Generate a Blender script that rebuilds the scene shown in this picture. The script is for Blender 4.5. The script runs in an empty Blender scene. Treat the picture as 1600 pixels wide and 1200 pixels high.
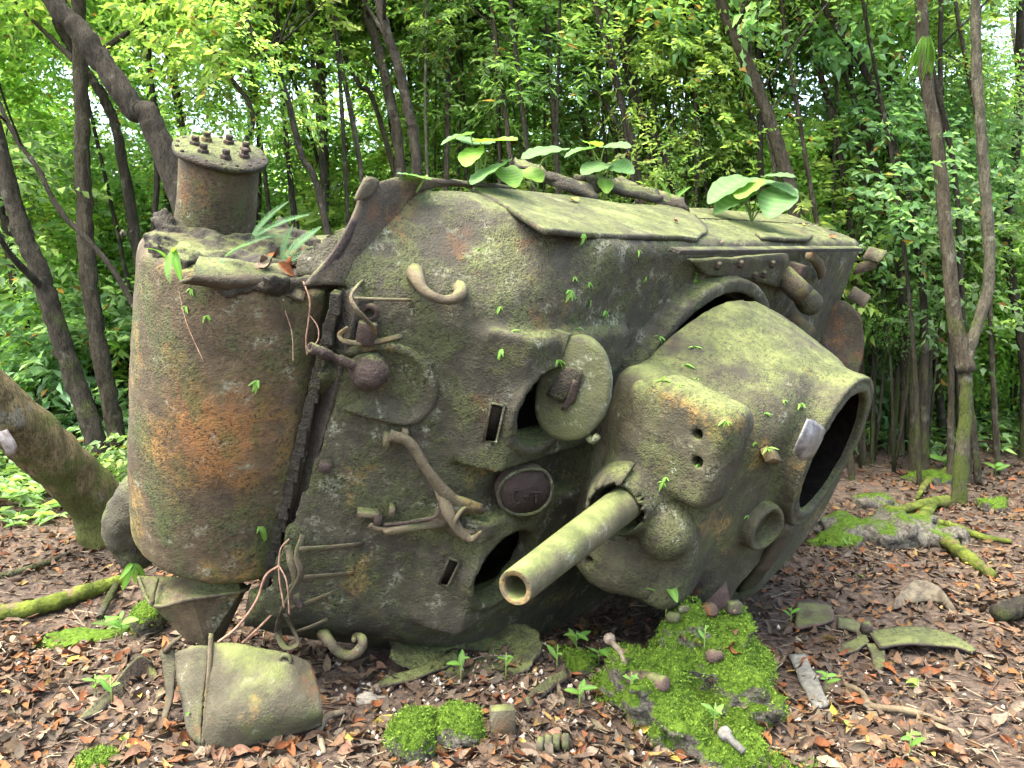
import bpy, math, random
import numpy as np
from mathutils import Matrix, Vector
from mathutils.bvhtree import BVHTree

# ------------------------------------------------------------------ camera, sky, sun, exposure
sc = bpy.context.scene
COL = sc.collection
FPX, PITCH, CAMH = 1300.0, math.radians(7.0), 2.15
cam_d = bpy.data.cameras.new('camera')
cam_d.sensor_width = 36.0
cam_d.lens = FPX * 36.0 / 1600.0
cam_d.clip_start, cam_d.clip_end = 0.05, 2000.0
cam = bpy.data.objects.new('camera', cam_d)
COL.objects.link(cam)
cam.location = (0, 0, CAMH)
cam.rotation_euler = (math.pi / 2 - PITCH, 0, 0)
sc.camera = cam

SUN_EL, SUN_AZ = math.radians(68), math.radians(242)     # azimuth clockwise from +Y (north)
world = bpy.data.worlds.new('World')
sc.world = world
world.use_nodes = True
wn = world.node_tree
sky = wn.nodes.new('ShaderNodeTexSky')
sky.sky_type = 'NISHITA'
sky.sun_disc = False
sky.sun_elevation = SUN_EL
sky.sun_rotation = SUN_AZ
sky.air_density, sky.dust_density, sky.ozone_density = 1.0, 6.0, 0.3
bg = wn.nodes['Background']
bg.inputs['Strength'].default_value = 0.15
wn.links.new(sky.outputs[0], bg.inputs['Color'])
sun_d = bpy.data.lights.new('sun', 'SUN')
sun_d.energy, sun_d.angle, sun_d.color = 1.0, math.radians(60), (1.0, 0.96, 0.88)
sun = bpy.data.objects.new('sun', sun_d)
COL.objects.link(sun)
sd = Vector((math.sin(SUN_AZ) * math.cos(SUN_EL), math.cos(SUN_AZ) * math.cos(SUN_EL), math.sin(SUN_EL)))
sun.rotation_euler = sd.to_track_quat('Z', 'Y').to_euler()
sun.location = sd * 60
vs = sc.view_settings
sc.display_settings.display_device = 'sRGB'
vs.view_transform, vs.look, vs.gamma, vs.exposure = 'Standard', 'None', 1.0, 3.1
vs.use_curve_mapping = False
sc.cycles.max_bounces = 4
sc.cycles.diffuse_bounces = 3
sc.cycles.glossy_bounces = 2
sc.cycles.transmission_bounces = 3
sc.cycles.use_adaptive_sampling = True
sc.cycles.adaptive_threshold = 0.04
sc.cycles.use_denoising = True
sc.cycles.use_light_tree = False

# ------------------------------------------------------------------ measuring: photo pixel -> place
MC = np.array([[1, 0, 0], [0, -math.sin(PITCH), math.cos(PITCH)], [0, -math.cos(PITCH), -math.sin(PITCH)]])
EYE = np.array([0, 0, CAMH])
RT = np.array([[-0.6398548738741965, -0.22902276091825885, 0.7335763868615279],
               [0.12634278043906733, 0.9102236836605876, 0.3943733605788759],
               [-0.7580390769679104, 0.34502379727307003, -0.5534756879077072]])
TT = np.array([-1.9013003812271052, -0.13363908291475543, 4.497754921513522])
TW = MC @ RT                                  # tank axes (forward, left, up) in the world
TO = MC @ TT + EYE                            # tank origin in the world
def ray(px, py): return MC @ np.array([(px - 800) / FPX, (py - 600) / FPX, 1.0])
def W(px, py, Y):
    d = ray(px, py); return EYE + d * (Y / d[1])
def G(px, py, z=0.0):
    d = ray(px, py); return EYE + d * ((z - CAMH) / d[2])
def t2w(p): return np.asarray(p, float) @ TW.T + TO
def w2t(p): return (np.asarray(p, float) - TO) @ TW
def TP(px, py, ax, v):                        # tank point on the tank plane axis = v
    o = w2t(EYE); d = TW.T @ ray(px, py); return o + d * ((v - o[ax]) / d[ax])
def TPL(px, py, n, k):
    o = w2t(EYE); d = TW.T @ ray(px, py); n = np.array(n, float); return o + d * ((k - n @ o) / (n @ d))
# ------------------------------------------------------------------ numpy helpers
def vnoise(P, seed=0):
    P = np.asarray(P, np.float64); I = np.floor(P).astype(np.int64); F = P - I
    F = F * F * (3 - 2 * F)
    def h(i, j, k):
        n = (i * 374761393 + j * 668265263 + k * 2147483647 + seed * 974634777) & 0xffffffff
        n = ((n ^ (n >> 13)) * 1274126177) & 0xffffffff
        n = ((n ^ (n >> 16)) * 2246822519) & 0xffffffff
        return ((n >> 8) & 0xffff) / 32767.5 - 1.0
    i, j, k = I[..., 0], I[..., 1], I[..., 2]; x, y, z = F[..., 0], F[..., 1], F[..., 2]
    a = h(i, j, k) * (1 - x) + h(i + 1, j, k) * x; b = h(i, j + 1, k) * (1 - x) + h(i + 1, j + 1, k) * x
    c = h(i, j, k + 1) * (1 - x) + h(i + 1, j, k + 1) * x; d = h(i, j + 1, k + 1) * (1 - x) + h(i + 1, j + 1, k + 1) * x
    return (a * (1 - y) + b * y) * (1 - z) + (c * (1 - y) + d * y) * z
def fbm(P, f=1.0, o=3, seed=0):
    s = 0; a = 1.0
    for q in range(o):
        s = s + a * vnoise(np.asarray(P) * f, seed + q * 17); f *= 2.03; a *= 0.5
    return s
def sstep(a, b, x):
    t = np.clip((x - a) / (b - a), 0, 1); return t * t * (3 - 2 * t)

def nets(fn, lo, hi, h):
    """surface nets of the signed distance fn(X, Y, Z)"""
    ax = [np.arange(l, u + h, h) for l, u in zip(lo, hi)]
    X, Y, Z = np.meshgrid(*ax, indexing='ij')
    D = fn(X, Y, Z).astype(np.float64)
    n = D.shape
    cs = [(a, b, c) for a in (0, 1) for b in (0, 1) for c in (0, 1)]
    sl = lambda o: D[o[0]:n[0] - 1 + o[0], o[1]:n[1] - 1 + o[1], o[2]:n[2] - 1 + o[2]]
    neg = sum((sl(o) < 0).astype(np.int8) for o in cs)
    m = (neg > 0) & (neg < 8)
    idx = np.argwhere(m)
    vid = np.full(m.shape, -1, np.int64); vid[m] = np.arange(len(idx))
    acc = np.zeros((len(idx), 3)); cnt = np.zeros(len(idx))
    for a in cs:
        for k in range(3):
            if a[k]: continue
            b = list(a); b[k] = 1
            da = D[idx[:, 0] + a[0], idx[:, 1] + a[1], idx[:, 2] + a[2]]; db = D[idx[:, 0] + b[0], idx[:, 1] + b[1], idx[:, 2] + b[2]]
            cr = (da < 0) != (db < 0)
            t = np.where(cr, da / np.where(cr, da - db, 1), 0)
            p = np.tile(np.array(a, float), (len(idx), 1)); p[:, k] = t
            acc += p * cr[:, None]; cnt += cr
    V = np.array(lo) + h * (idx + acc / cnt[:, None])
    F = []
    for k in range(3):
        o = [0, 0, 0]; o[k] = 1
        A = D[:n[0] - o[0], :n[1] - o[1], :n[2] - o[2]]; B = D[o[0]:, o[1]:, o[2]:]
        e = np.argwhere((A < 0) != (B < 0))
        u, v = [(1, 2), (2, 0), (0, 1)][k]
        ok = (e[:, u] > 0) & (e[:, v] > 0) & (e[:, u] < n[u] - 1) & (e[:, v] < n[v] - 1)
        e = e[ok]
        q = []
        for du, dv in ((-1, -1), (0, -1), (0, 0), (-1, 0)):
            c = e.copy(); c[:, u] += du; c[:, v] += dv
            q.append(vid[c[:, 0], c[:, 1], c[:, 2]])
        q = np.stack(q, 1)
        fl = D[e[:, 0], e[:, 1], e[:, 2]] > 0
        q[fl] = q[fl][:, ::-1]
        F.append(q)
    F = np.concatenate(F)
    return V, F[(F >= 0).all(1)]
def vnormals(V, F):
    a = V[F[:, 2]] - V[F[:, 0]]; b = V[F[:, 3 if F.shape[1] > 3 else 1]] - V[F[:, 1 if F.shape[1] > 3 else 0]]
    fn = np.cross(a, b) if F.shape[1] > 3 else np.cross(V[F[:, 1]] - V[F[:, 0]], V[F[:, 2]] - V[F[:, 0]])
    N = np.zeros_like(V)
    for k in range(F.shape[1]): np.add.at(N, F[:, k], fn)
    return N / (np.linalg.norm(N, axis=1, keepdims=True) + 1e-12)
def smooth(V, F, it=1, k=0.5):
    for _ in range(it):
        S = np.zeros_like(V); c = np.zeros(len(V))
        for a in range(F.shape[1]):
            for b in (1, F.shape[1] - 1):
                np.add.at(S, F[:, a], V[F[:, (a + b) % F.shape[1]]]); np.add.at(c, F[:, a], 1)
        V = V * (1 - k) + k * S / np.maximum(c, 1)[:, None]
    return V
def cast(fn, lo, hi, h, crust=((0.006, 9, 3), ), sm=1, seed=0):
    V, F = nets(fn, lo, hi, h)
    V = smooth(V, F, sm)
    N = vnormals(V, F)
    for a, f, o in crust: V = V + N * (a * fbm(V, f, o, seed))[:, None]
    return V, F

# ------------------------------------------------------------------ objects
def mesh_np(name, V, F, smooth_=True, col=None):
    V = np.asarray(V, np.float32)
    me = bpy.data.meshes.new(name)
    if isinstance(F, np.ndarray):
        nf, k = F.shape
        me.vertices.add(len(V)); me.vertices.foreach_set('co', V.ravel())
        me.loops.add(nf * k); me.loops.foreach_set('vertex_index', F.astype(np.int32).ravel())
        me.polygons.add(nf); me.polygons.foreach_set('loop_start', np.arange(0, nf * k, k, dtype=np.int32))
    else:
        me.from_pydata([tuple(map(float, v)) for v in V], [], [tuple(int(i) for i in f) for f in F])
    me.update(calc_edges=True); me.validate()
    if smooth_: me.polygons.foreach_set('use_smooth', np.ones(len(me.polygons), bool))
    if col is not None:
        at = me.color_attributes.new('col', 'FLOAT_COLOR', 'POINT')
        c = np.ones((len(V), 4), np.float32); c[:, :3] = col
        at.data.foreach_set('color', c.ravel())
    return me
def link(name, me, mat, parent=None, **kw):
    o = bpy.data.objects.new(name, me)
    if me is not None and mat is not None and not me.materials: me.materials.append(mat)
    COL.objects.link(o)
    if parent is not None: o.parent = parent
    for k, v in kw.items(): o[k] = v
    return o
def obj(name, VF, mat, parent=None, sm=True, col=None, **kw):
    return link(name, mesh_np(name, VF[0], VF[1], sm, col), mat, parent, **kw)
def thing(name, loc=(0, 0, 0), **kw):
    o = bpy.data.objects.new(name, None); COL.objects.link(o); o.location = loc
    o.empty_display_size = 0.2
    for k, v in kw.items(): o[k] = v
    return o
def join(*vfs):
    V, F, n = [], [], 0
    for v, f in vfs:
        V.append(np.asarray(v, float)); F += [tuple(i + n for i in q) for q in (f.tolist() if isinstance(f, np.ndarray) else f)]; n += len(v)
    return np.concatenate(V), F
def catmull(P, n):
    P = np.asarray(P, float)
    if len(P) < 3: return np.array([P[0] + (P[-1] - P[0]) * t for t in np.linspace(0, 1, n)])
    Q = np.vstack([2 * P[0] - P[1], P, 2 * P[-1] - P[-2]]); out = []
    for t in np.linspace(0, len(P) - 1, n):
        i = min(int(t), len(P) - 2); u = t - i; a, b, c, d = Q[i:i + 4]
        out.append(0.5 * ((2 * b) + (c - a) * u + (2 * a - 5 * b + 4 * c - d) * u * u + (3 * b - a - 3 * c + d) * u ** 3))
    return np.array(out)
def frames(P):
    T = np.gradient(P, axis=0); T /= np.linalg.norm(T, axis=1, keepdims=True) + 1e-12
    u = np.cross(T[0], [0.31, 0.2, 0.93]); u /= np.linalg.norm(u)
    U = []
    for t in T:
        u = u - t * (u @ t); u /= np.linalg.norm(u) + 1e-12; U.append(u)
    U = np.array(U); return T, U, np.cross(T, U)
def tube(P, r, seg=8, n=None, rough=0.0, seed=0, flat=1.0, cap=True):
    """round bar along P; r one radius or one per control point; flat squeezes it to a strap"""
    P = np.asarray(P, float); r = np.broadcast_to(np.asarray(r, float), (len(P),))
    if n:
        r = np.interp(np.linspace(0, len(P) - 1, n), np.arange(len(P)), r); P = catmull(P, n)
    T, U, B = frames(P); a = np.linspace(0, 2 * np.pi, seg, endpoint=False)
    ring = U[:, None] * np.cos(a)[None, :, None] + B[:, None] * (np.sin(a) * flat)[None, :, None]
    V = P[:, None] + ring * r[:, None, None]
    if rough: V = V + ring * (r[:, None] * rough * fbm(V, 1.6 / max(r.mean(), .01), 2, seed))[..., None]
    m = len(P); V = V.reshape(-1, 3)
    i = np.arange(m - 1)[:, None] * seg; j = np.arange(seg)[None]; k = (j + 1) % seg
    F = np.stack([i + j, i + k, i + seg + k, i + seg + j], -1).reshape(-1, 4).tolist()
    if cap: F += [tuple(range(seg))[::-1], tuple((m - 1) * seg + q for q in range(seg))]
    return V, F
def rot_to(axis):
    q = Vector(axis).to_track_quat('Z', 'Y').to_matrix(); return np.array(q)
def lathe(prof, axis, org, seg=32, rough=0.0, seed=0, close=True):
    """prof: list of (radius, height along axis)"""
    R = rot_to(axis); a = np.linspace(0, 2 * np.pi, seg, endpoint=False); pr = np.array(prof, float)
    V = np.stack([pr[:, 0:1] * np.cos(a), pr[:, 0:1] * np.sin(a), np.repeat(pr[:, 1:2], seg, 1)], -1)
    if rough: V = V + rough * np.stack([fbm(V + 7, 9, 2, seed + s) for s in (0, 1, 2)], -1)
    V = V.reshape(-1, 3) @ R.T + np.asarray(org)
    m = len(pr); i = np.arange(m - 1)[:, None] * seg; j = np.arange(seg)[None]; k = (j + 1) % seg
    F = np.stack([i + j, i + k, i + seg + k, i + seg + j], -1).reshape(-1, 4).tolist()
    if close: F += [tuple(range(seg))[::-1], tuple((m - 1) * seg + q for q in range(seg))]
    return V, F
def box(c, s, R=None, bev=0.12):
    """chamfered box; s half sizes"""
    s = np.array(s, float); b = bev * s.min(); V = []
    for x in (-1, 1):
        for y in (-1, 1):
            for z in (-1, 1):
                for k in range(3):
                    v = s - b; v[k] = s[k]; V.append(v * [x, y, z])
    V = np.array(V)
    idx = lambda x, y, z, k: ((x * 2 + y) * 2 + z) * 3 + k
    F = []
    for k in range(3):
        u, v = (k + 1) % 3, (k + 2) % 3
        for sgn in (0, 1):
            q = []
            for a, b2 in ((0, 0), (1, 0), (1, 1), (0, 1)):
                c3 = [0, 0, 0]; c3[k] = sgn; c3[u] = a; c3[v] = b2; q.append(idx(*c3, k))
            F.append(q if sgn else q[::-1])
        for a in (0, 1):
            for b2 in (0, 1):
                c0 = [0, 0, 0]; c0[u] = a; c0[v] = b2; c1 = list(c0); c1[k] = 1
                q = [idx(*c0, u), idx(*c1, u), idx(*c1, v), idx(*c0, v)]
                F.append(q if (a ^ b2) else q[::-1])
    for x in (0, 1):
        for y in (0, 1):
            for z in (0, 1):
                q = [idx(x, y, z, 0), idx(x, y, z, 1), idx(x, y, z, 2)]
                F.append(q if (x ^ y ^ z) else q[::-1])
    V = V @ (np.array(R).T if R is not None else np.eye(3)) + np.array(c)
    return V, F
def sheet(grid, th, seed=0, wob=0.0):
    """solid plate from an (n, m, 3) grid of points"""
    g = np.asarray(grid, float); n, m, _ = g.shape
    if wob: g = g + wob * np.stack([fbm(g, 5, 3, seed + k) for k in range(3)], -1)
    du = np.gradient(g, axis=0); dv = np.gradient(g, axis=1); N = np.cross(du, dv)
    N /= np.linalg.norm(N, axis=2, keepdims=True) + 1e-12
    A, B = (g + N * th / 2).reshape(-1, 3), (g - N * th / 2).reshape(-1, 3); o = n * m
    F = []
    for i in range(n - 1):
        for j in range(m - 1):
            a, b, c, d = i * m + j, (i + 1) * m + j, (i + 1) * m + j + 1, i * m + j + 1
            F += [(a, b, c, d), (o + d, o + c, o + b, o + a)]
    bd = [(i, 0) for i in range(n)] + [(n - 1, j) for j in range(1, m)] + [(i, m - 1) for i in range(n - 2, -1, -1)] + [(0, j) for j in range(m - 2, 0, -1)]
    for q in range(len(bd)):
        a = bd[q][0] * m + bd[q][1]; b = bd[(q + 1) % len(bd)]; b = b[0] * m + b[1]
        F.append((b, a, o + a, o + b))
    return np.vstack([A, B]), F
def patch(ctrl, nu, nv):
    """smooth (nu, nv) grid through a small grid of control points"""
    c = np.asarray(ctrl, float)
    rows = np.array([catmull(r, nv) for r in c]); return np.array([catmull(rows[:, j], nu) for j in range(nv)]).transpose(1, 0, 2)

# ------------------------------------------------------------------ materials
class NT:
    def __init__(s, name):
        s.m = bpy.data.materials.new(name); s.m.use_nodes = True; s.t = s.m.node_tree
        s.b = s.t.nodes['Principled BSDF']; s.out = s.t.nodes['Material Output']
    def n(s, typ, ins=None, **kw):
        q = s.t.nodes.new(typ)
        for k, v in kw.items(): setattr(q, k, v)
        for k, v in (ins or {}).items(): s.set(q.inputs[k], v)
        return q
    def set(s, sock, v):
        if isinstance(v, bpy.types.NodeSocket): s.t.links.new(v, sock)
        elif isinstance(v, (tuple, list)) and len(v) == 3 and sock.type == 'RGBA': sock.default_value = (*v, 1)
        else: sock.default_value = v
    def obj(s): return s.n('ShaderNodeTexCoord').outputs['Object']
    def pos(s): return s.n('ShaderNodeNewGeometry').outputs['Position']
    def noise(s, vec, scale, detail=5, rough=0.6, dist=0.0):
        return s.n('ShaderNodeTexNoise', {'Vector': vec, 'Scale': scale, 'Detail': detail, 'Roughness': rough, 'Distortion': dist}).outputs[0]
    def stretch(s, vec, sc3): return s.n('ShaderNodeVectorMath', {0: vec, 1: sc3}, operation='MULTIPLY').outputs[0]
    def ramp(s, fac, a, b, lo=0.0, hi=1.0):
        return s.n('ShaderNodeMapRange', {0: fac, 1: a, 2: b, 3: lo, 4: hi}, interpolation_type='SMOOTHSTEP').outputs[0]
    def mix(s, f, a, b):
        q = s.n('ShaderNodeMix', data_type='RGBA'); s.set(q.inputs[0], f); s.set(q.inputs[6], a); s.set(q.inputs[7], b); return q.outputs[2]
    def mul(s, a, b, op='MULTIPLY'): return s.n('ShaderNodeMath', {0: a, 1: b}, operation=op).outputs[0]
    def upness(s):
        g = s.n('ShaderNodeNewGeometry').outputs['Normal']; return s.n('ShaderNodeSeparateXYZ', {0: g}).outputs[2]
    def done(s, col, rough=0.85, bump=None, bstr=0.5, bdist=0.01, spec=0.3):
        s.set(s.b.inputs['Base Color'], col); s.set(s.b.inputs['Roughness'], rough); s.b.inputs['Specular IOR Level'].default_value = spec
        if bump is not None:
            q = s.n('ShaderNodeBump', {'Height': bump, 'Strength': bstr, 'Distance': bdist}); s.t.links.new(q.outputs[0], s.b.inputs['Normal'])
        return s.m

DARK, BROWN, RUST, OCHRE = (0.022, 0.020, 0.014), (0.072, 0.060, 0.034), (0.17, 0.072, 0.022), (0.20, 0.135, 0.042)
OLIVE, GREY, MOSS, LIME = (0.064, 0.072, 0.028), (0.19, 0.20, 0.14), (0.055, 0.072, 0.018), (0.110, 0.130, 0.038)
def steel(name, base=(0.105, 0.085, 0.048), rust=0.3, ochre=0.3, olive=0.4, grey=0.2, moss=0.35, dark=0.3, crust=1.0, streak=0.5, scale=1.0, white=0.0, green=0.0, spot=None):
    base = tuple(v * .60 for v in base)
    """rusted, lichen-grown cast steel; each weight is how far that growth has spread"""
    k = NT(name); p = k.pos()
    big, mid, fine = k.noise(p, 1.7 * scale, 4, .62), k.noise(p, 7 * scale, 5, .68), k.noise(p, 55 * scale, 4, .74)
    big2 = k.noise(k.n('ShaderNodeVectorMath', {0: p, 1: (7.3, 2.1, 4.4)}, operation='ADD').outputs[0], 2.4 * scale, 5, .66)
    mid2 = k.noise(k.n('ShaderNodeVectorMath', {0: p, 1: (1.3, 9.1, 3.4)}, operation='ADD').outputs[0], 5 * scale, 6, .72)
    drip = k.noise(k.stretch(p, (9, 9, 0.9)), 1.0, 4, .7)
    th = lambda w: 0.70 - 0.34 * w
    c = k.mix(k.ramp(mid, .35, .68), tuple(v * .72 for v in base), tuple(v * 1.25 for v in base))
    if olive: c = k.mix(k.ramp(mid2, th(olive), th(olive) + .13), c, OLIVE)
    if ochre: c = k.mix(k.mul(k.ramp(big2, th(ochre), th(ochre) + .10), k.ramp(fine, .30, .62)), c, OCHRE)
    if rust: c = k.mix(k.mul(k.ramp(big, th(rust), th(rust) + .12), k.ramp(drip, .30, .65)), c, RUST)
    if spot:
        dd = k.n('ShaderNodeVectorMath', {0: p, 1: spot[:3]}, operation='DISTANCE').outputs['Value']
        c = k.mix(k.mul(k.ramp(k.mul(k.mul(dd, 1.0 / spot[3]), k.mul(mid2, -2.6), 'ADD'), -.15, -1.1), .75), c, (.21, .092, .027))
    if green: c = k.mix(k.mul(k.ramp(drip, .50, .40), k.ramp(big2, .40, .60, 0, green)), c, (.062, .082, .022))
    if grey: c = k.mix(k.mul(k.ramp(mid, th(grey), th(grey) + .09), k.ramp(fine, .42, .62)), c, GREY)
    if streak: c = k.mix(k.mul(k.ramp(drip, .56, .74), streak), c, DARK)
    if dark: c = k.mix(k.mul(k.ramp(mid2, .60, .42, 0, 1), k.ramp(big, .40, .66, 0, dark * 1.6)), c, DARK)
    if moss:
        up = k.upness(); g = k.mul(k.mul(up, .55), k.mul(big2, 1.0), 'ADD'); g = k.mul(g, k.mul(mid, .45), 'ADD')
        c = k.mix(k.ramp(g, 1.10 - .28 * moss, 1.42 - .28 * moss, 0, .85), c, k.mix(k.ramp(k.mul(mid, k.mul(fine, .35), 'ADD'), .50, .82), MOSS, LIME))
    if white: c = k.mix(k.mul(k.ramp(mid2, .66, .68), k.ramp(big, .50, .56, 0, white)), c, (.42, .43, .40))
    vor = k.n('ShaderNodeTexVoronoi', {'Vector': p, 'Scale': 95 * scale}, feature='F1').outputs['Distance']
    pit = k.noise(p, 130 * scale, 2, .75)
    hgt = k.mul(k.mul(fine, 1.0), k.mul(k.mul(vor, -.5), k.mul(pit, .8), 'ADD'), 'ADD')
    c = k.mix(k.mul(k.ramp(fine, .52, .36, 0, .85), k.ramp(mid2, .36, .60, .35, 1.0)), c, tuple(v * .55 for v in DARK)) if crust > .6 else c
    return k.done(c, k.ramp(fine, .3, .7, .72, .95), k.mul(hgt, k.ramp(mid2, .38, .62, .35, 1.15)), .8 * crust, .016)
def plain(name, c1, c2, scale=8, bump=.4, rough=.85, c3=None, spec=.3, dist=.01, dirt=True):
    k = NT(name); p = k.pos(); a = k.noise(p, scale, 6, .65); b = k.noise(p, scale * 6, 5, .7)
    c = k.mix(k.ramp(a, .34, .66), c1, c2)
    if c3: c = k.mix(k.ramp(k.noise(k.stretch(p, (1.3, .8, 1.1)), scale * .7, 6, .7), .54, .66), c, c3)
    if dirt: c = k.mix(k.ramp(b, .30, .55, .45, 0), c, tuple(v * .3 for v in c1))
    return k.done(c, rough, b, bump, dist, spec)
def leafmat(name, hue=1.0, trans=.5, rough=.42, tint=(1, 1, 1), rnd=.35):
    k = NT(name); a = k.n('ShaderNodeAttribute', attribute_name='col').outputs['Color']
    r = k.n('ShaderNodeObjectInfo').outputs['Random']
    c = k.n('ShaderNodeVectorMath', {0: a, 1: tint}, operation='MULTIPLY').outputs[0]
    h = k.n('ShaderNodeHueSaturation', {'Color': c, 'Hue': k.ramp(r, 0, 1, .5 - .03 * rnd, .5 + .03 * rnd), 'Saturation': 1.0, 'Value': k.ramp(r, 0, 1, 1 - rnd * .5, 1 + rnd * .5)}).outputs[0]
    k.done(h, rough, spec=.35)
    tr = k.n('ShaderNodeBsdfTranslucent', {'Color': k.n('ShaderNodeVectorMath', {0: h, 1: (1.45, 1.5, .85)}, operation='MULTIPLY').outputs[0]})
    mx = k.n('ShaderNodeMixShader', {0: trans, 1: k.b.outputs[0], 2: tr.outputs[0]})
    k.t.links.new(mx.outputs[0], k.out.inputs['Surface'])
    return k.m
# ------------------------------------------------------------------ the wrecked tank (frame: x forward, y left, z up; it lies on its left side)
tank = thing('wrecked_tank', label='rusted mossy tank wreck lying on its side with its gun pointing down', category='tank')
tank.matrix_world = Matrix([[*TW[0], TO[0]], [*TW[1], TO[1]], [*TW[2], TO[2]], [0, 0, 0, 1]])
M_HULL = steel('hull_steel', (.090,.084,.052), rust=.24, ochre=.32, olive=.74, grey=.44, moss=.40, dark=.42, crust=1.0, streak=.5, green=.4)
M_COVER = steel('transmission_steel', (0.150, 0.112, 0.060), rust=.28, ochre=.36, olive=.70, grey=.38, moss=.24, dark=.34, crust=.7, streak=.55, green=.6, spot=tuple(t2w(TP(335, 690, 0, .36))) + (.36,))
M_TURRET = steel('turret_steel', (0.095, 0.090, 0.050), rust=.22, ochre=.35, olive=.62, grey=.30, moss=.48, dark=.55, crust=.8, streak=.5, white=.5, green=.5)
M_GUN = steel('gun_steel', (0.118, 0.112, 0.058), rust=.15, ochre=.3, olive=.55, grey=.42, moss=.62, dark=.1, crust=.45, streak=.25)
M_LID = steel('lid_steel', (0.100, 0.106, 0.056), rust=.12, ochre=.25, olive=.7, grey=.4, moss=.4, dark=.12, crust=.45, streak=.2)
M_FIT = steel('fitting_steel', (0.145, 0.120, 0.070), rust=.3, ochre=.4, olive=.5, grey=.3, moss=.2, dark=.2, crust=.6, streak=.1)
M_DARKF = steel('dark_fitting_steel', (0.075, 0.052, 0.04), rust=.25, ochre=.2, olive=.2, grey=.1, moss=.1, dark=.4, crust=.8, streak=.2)
M_SHEET = steel('sheet_steel', (0.105, 0.085, 0.052), rust=.35, ochre=.3, olive=.5, grey=.2, moss=.45, dark=.35, crust=.7, streak=.3)
M_DARKS = steel('crusted_steel', (0.060, 0.052, 0.034), rust=.25, ochre=.2, olive=.5, grey=.15, moss=.30, dark=.6, crust=1.1, streak=.3)
M_CHAN = steel('channel_steel', (0.066, 0.058, 0.040), rust=.15, ochre=.1, olive=.35, grey=.05, moss=.05, dark=.6, crust=1.0, streak=.1)
M_BELLY = steel('belly_steel', (0.075, 0.072, 0.045), rust=.2, ochre=.2, olive=.65, grey=.2, moss=.55, dark=.3, crust=.8, streak=.4)
M_BARE = plain('bare_aluminium', (0.05, 0.05, 0.048), (0.19, 0.19, 0.185), 14, .5, .4, spec=.7)

M_BLACK = plain('shade_black', (.004, .0035, .003), (.008, .007, .0055), 20, spec=0.0, rough=1.0)  # near-black colour that paints shade inside the openings
def L2(a, b): return np.sqrt(np.maximum(a, 0) ** 2 + np.maximum(b, 0) ** 2)
def rint(a, b, r): return np.minimum(np.maximum(a, b), -r) + L2(a + r, b + r)
def smin(a, b, k):
    h = np.clip(.5 + .5 * (b - a) / k, 0, 1); return b * (1 - h) + a * h - k * h * (1 - h)
def sbox(X, Y, Z, c, s, r=0.02):
    q = [np.abs(v - m) - n + r for v, m, n in zip((X, Y, Z), c, s)]
    return np.sqrt(sum(np.maximum(v, 0) ** 2 for v in q)) + np.minimum(np.maximum(np.maximum(q[0], q[1]), q[2]), 0) - r
KG = .62 * .06 + .785 * 1.25
RC = (-2.42, 0.0)
def tilt(y): return -.11 * (y + .10)
def hull_sdf(X, Y, Z):
    gl = .62 * X + .785 * Z - KG
    gl = gl + .20 * sstep(.70, 1.22, np.abs(Y)) ** 1.5                       # the bow falls back towards the sides
    deck = Z - (1.86 - .03 * sstep(-3.0, -4.9, X))
    top = rint(gl, deck, .14)
    rr = .07 + .33 * sstep(-1.30, -.40, X)
    side = np.abs(Y) - (1.255 + .05 * (1.5 - Z) + .06 * (Y > 0))
    a, r = side, rr
    body = np.minimum(np.maximum(top, a), -r) + L2(top + r, a + r)
    body = np.maximum(np.maximum(body, -(X + 4.92)), np.maximum(1.14 - Z, X - .09))
    for yc in (-.47, .47):                                                 # the two hoods over the drivers
        hood = sbox(X, Y, Z, (-.98, yc, 1.72), (.48, .34, .205), .05)
        hood = np.maximum(hood, (.80 * (X + .50) + .6 * (Z - 1.74)))
        body = smin(body, hood, .04)
        e = np.sqrt(((X + .86) / 1.0) ** 2 + ((Y - yc * .95) / .92) ** 2)
        body = smin(body, np.maximum(np.abs(e - .245) - .020, np.abs(Z - 1.91) - .035), .015)
    body = np.maximum(body, -sbox(X, Y, Z, (-1.02, 0, 1.92), (.42, .145, .12), .05))      # valley between the hoods
    ring = np.sqrt((X - RC[0]) ** 2 + (Y - RC[1]) ** 2)
    lip = np.maximum(np.abs(ring - 1.00) - .035, np.abs(Z - 1.88) - .085) - .012
    body = smin(body, lip, .03)
    body = np.maximum(body, -sbox(X, Y, Z - tilt(Y), (.05, -.06, 1.20), (.13, .80, .125), .01))      # bolting groove
    body = np.maximum(body, -(body + .12))
    for yc in (-.447, .447):
        e = np.sqrt(((X + .86) / 1.0) ** 2 + ((Y - yc) / .92) ** 2)
        body = np.maximum(body, -np.maximum(e - .225, 1.55 - Z))
    body = np.maximum(body, -np.maximum(ring - .90, 1.5 - Z))
    return body
HV, HF = cast(hull_sdf, (-5.0, -1.42, 1.08), (.16, 1.46, 2.04), .020, ((.005, 3.0, 2), (.003, 19, 2), (.004, 44, 2)), 1, 3)
hull = obj('upper_hull', (HV, HF), M_HULL, tank, label='cast upper hull, its side uppermost and green with growth')

bv_hull = BVHTree.FromPolygons(HV.tolist(), HF.tolist())
def low_sdf(X, Y, Z):
    b = sbox(X, Y + .05, Z, (-2.45, 0, .80), (2.40, .80, .37), .05)
    return np.maximum(b, -sbox(X, Y, Z, (-2.45, 0, .8), (2.3, .72, .3), .02))
obj('lower_hull', cast(low_sdf, (-5, -1.0, .35), (.1, .9, 1.25), .04, ((.010, 4, 3),), 1, 5), M_SHEET, tank)

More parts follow.
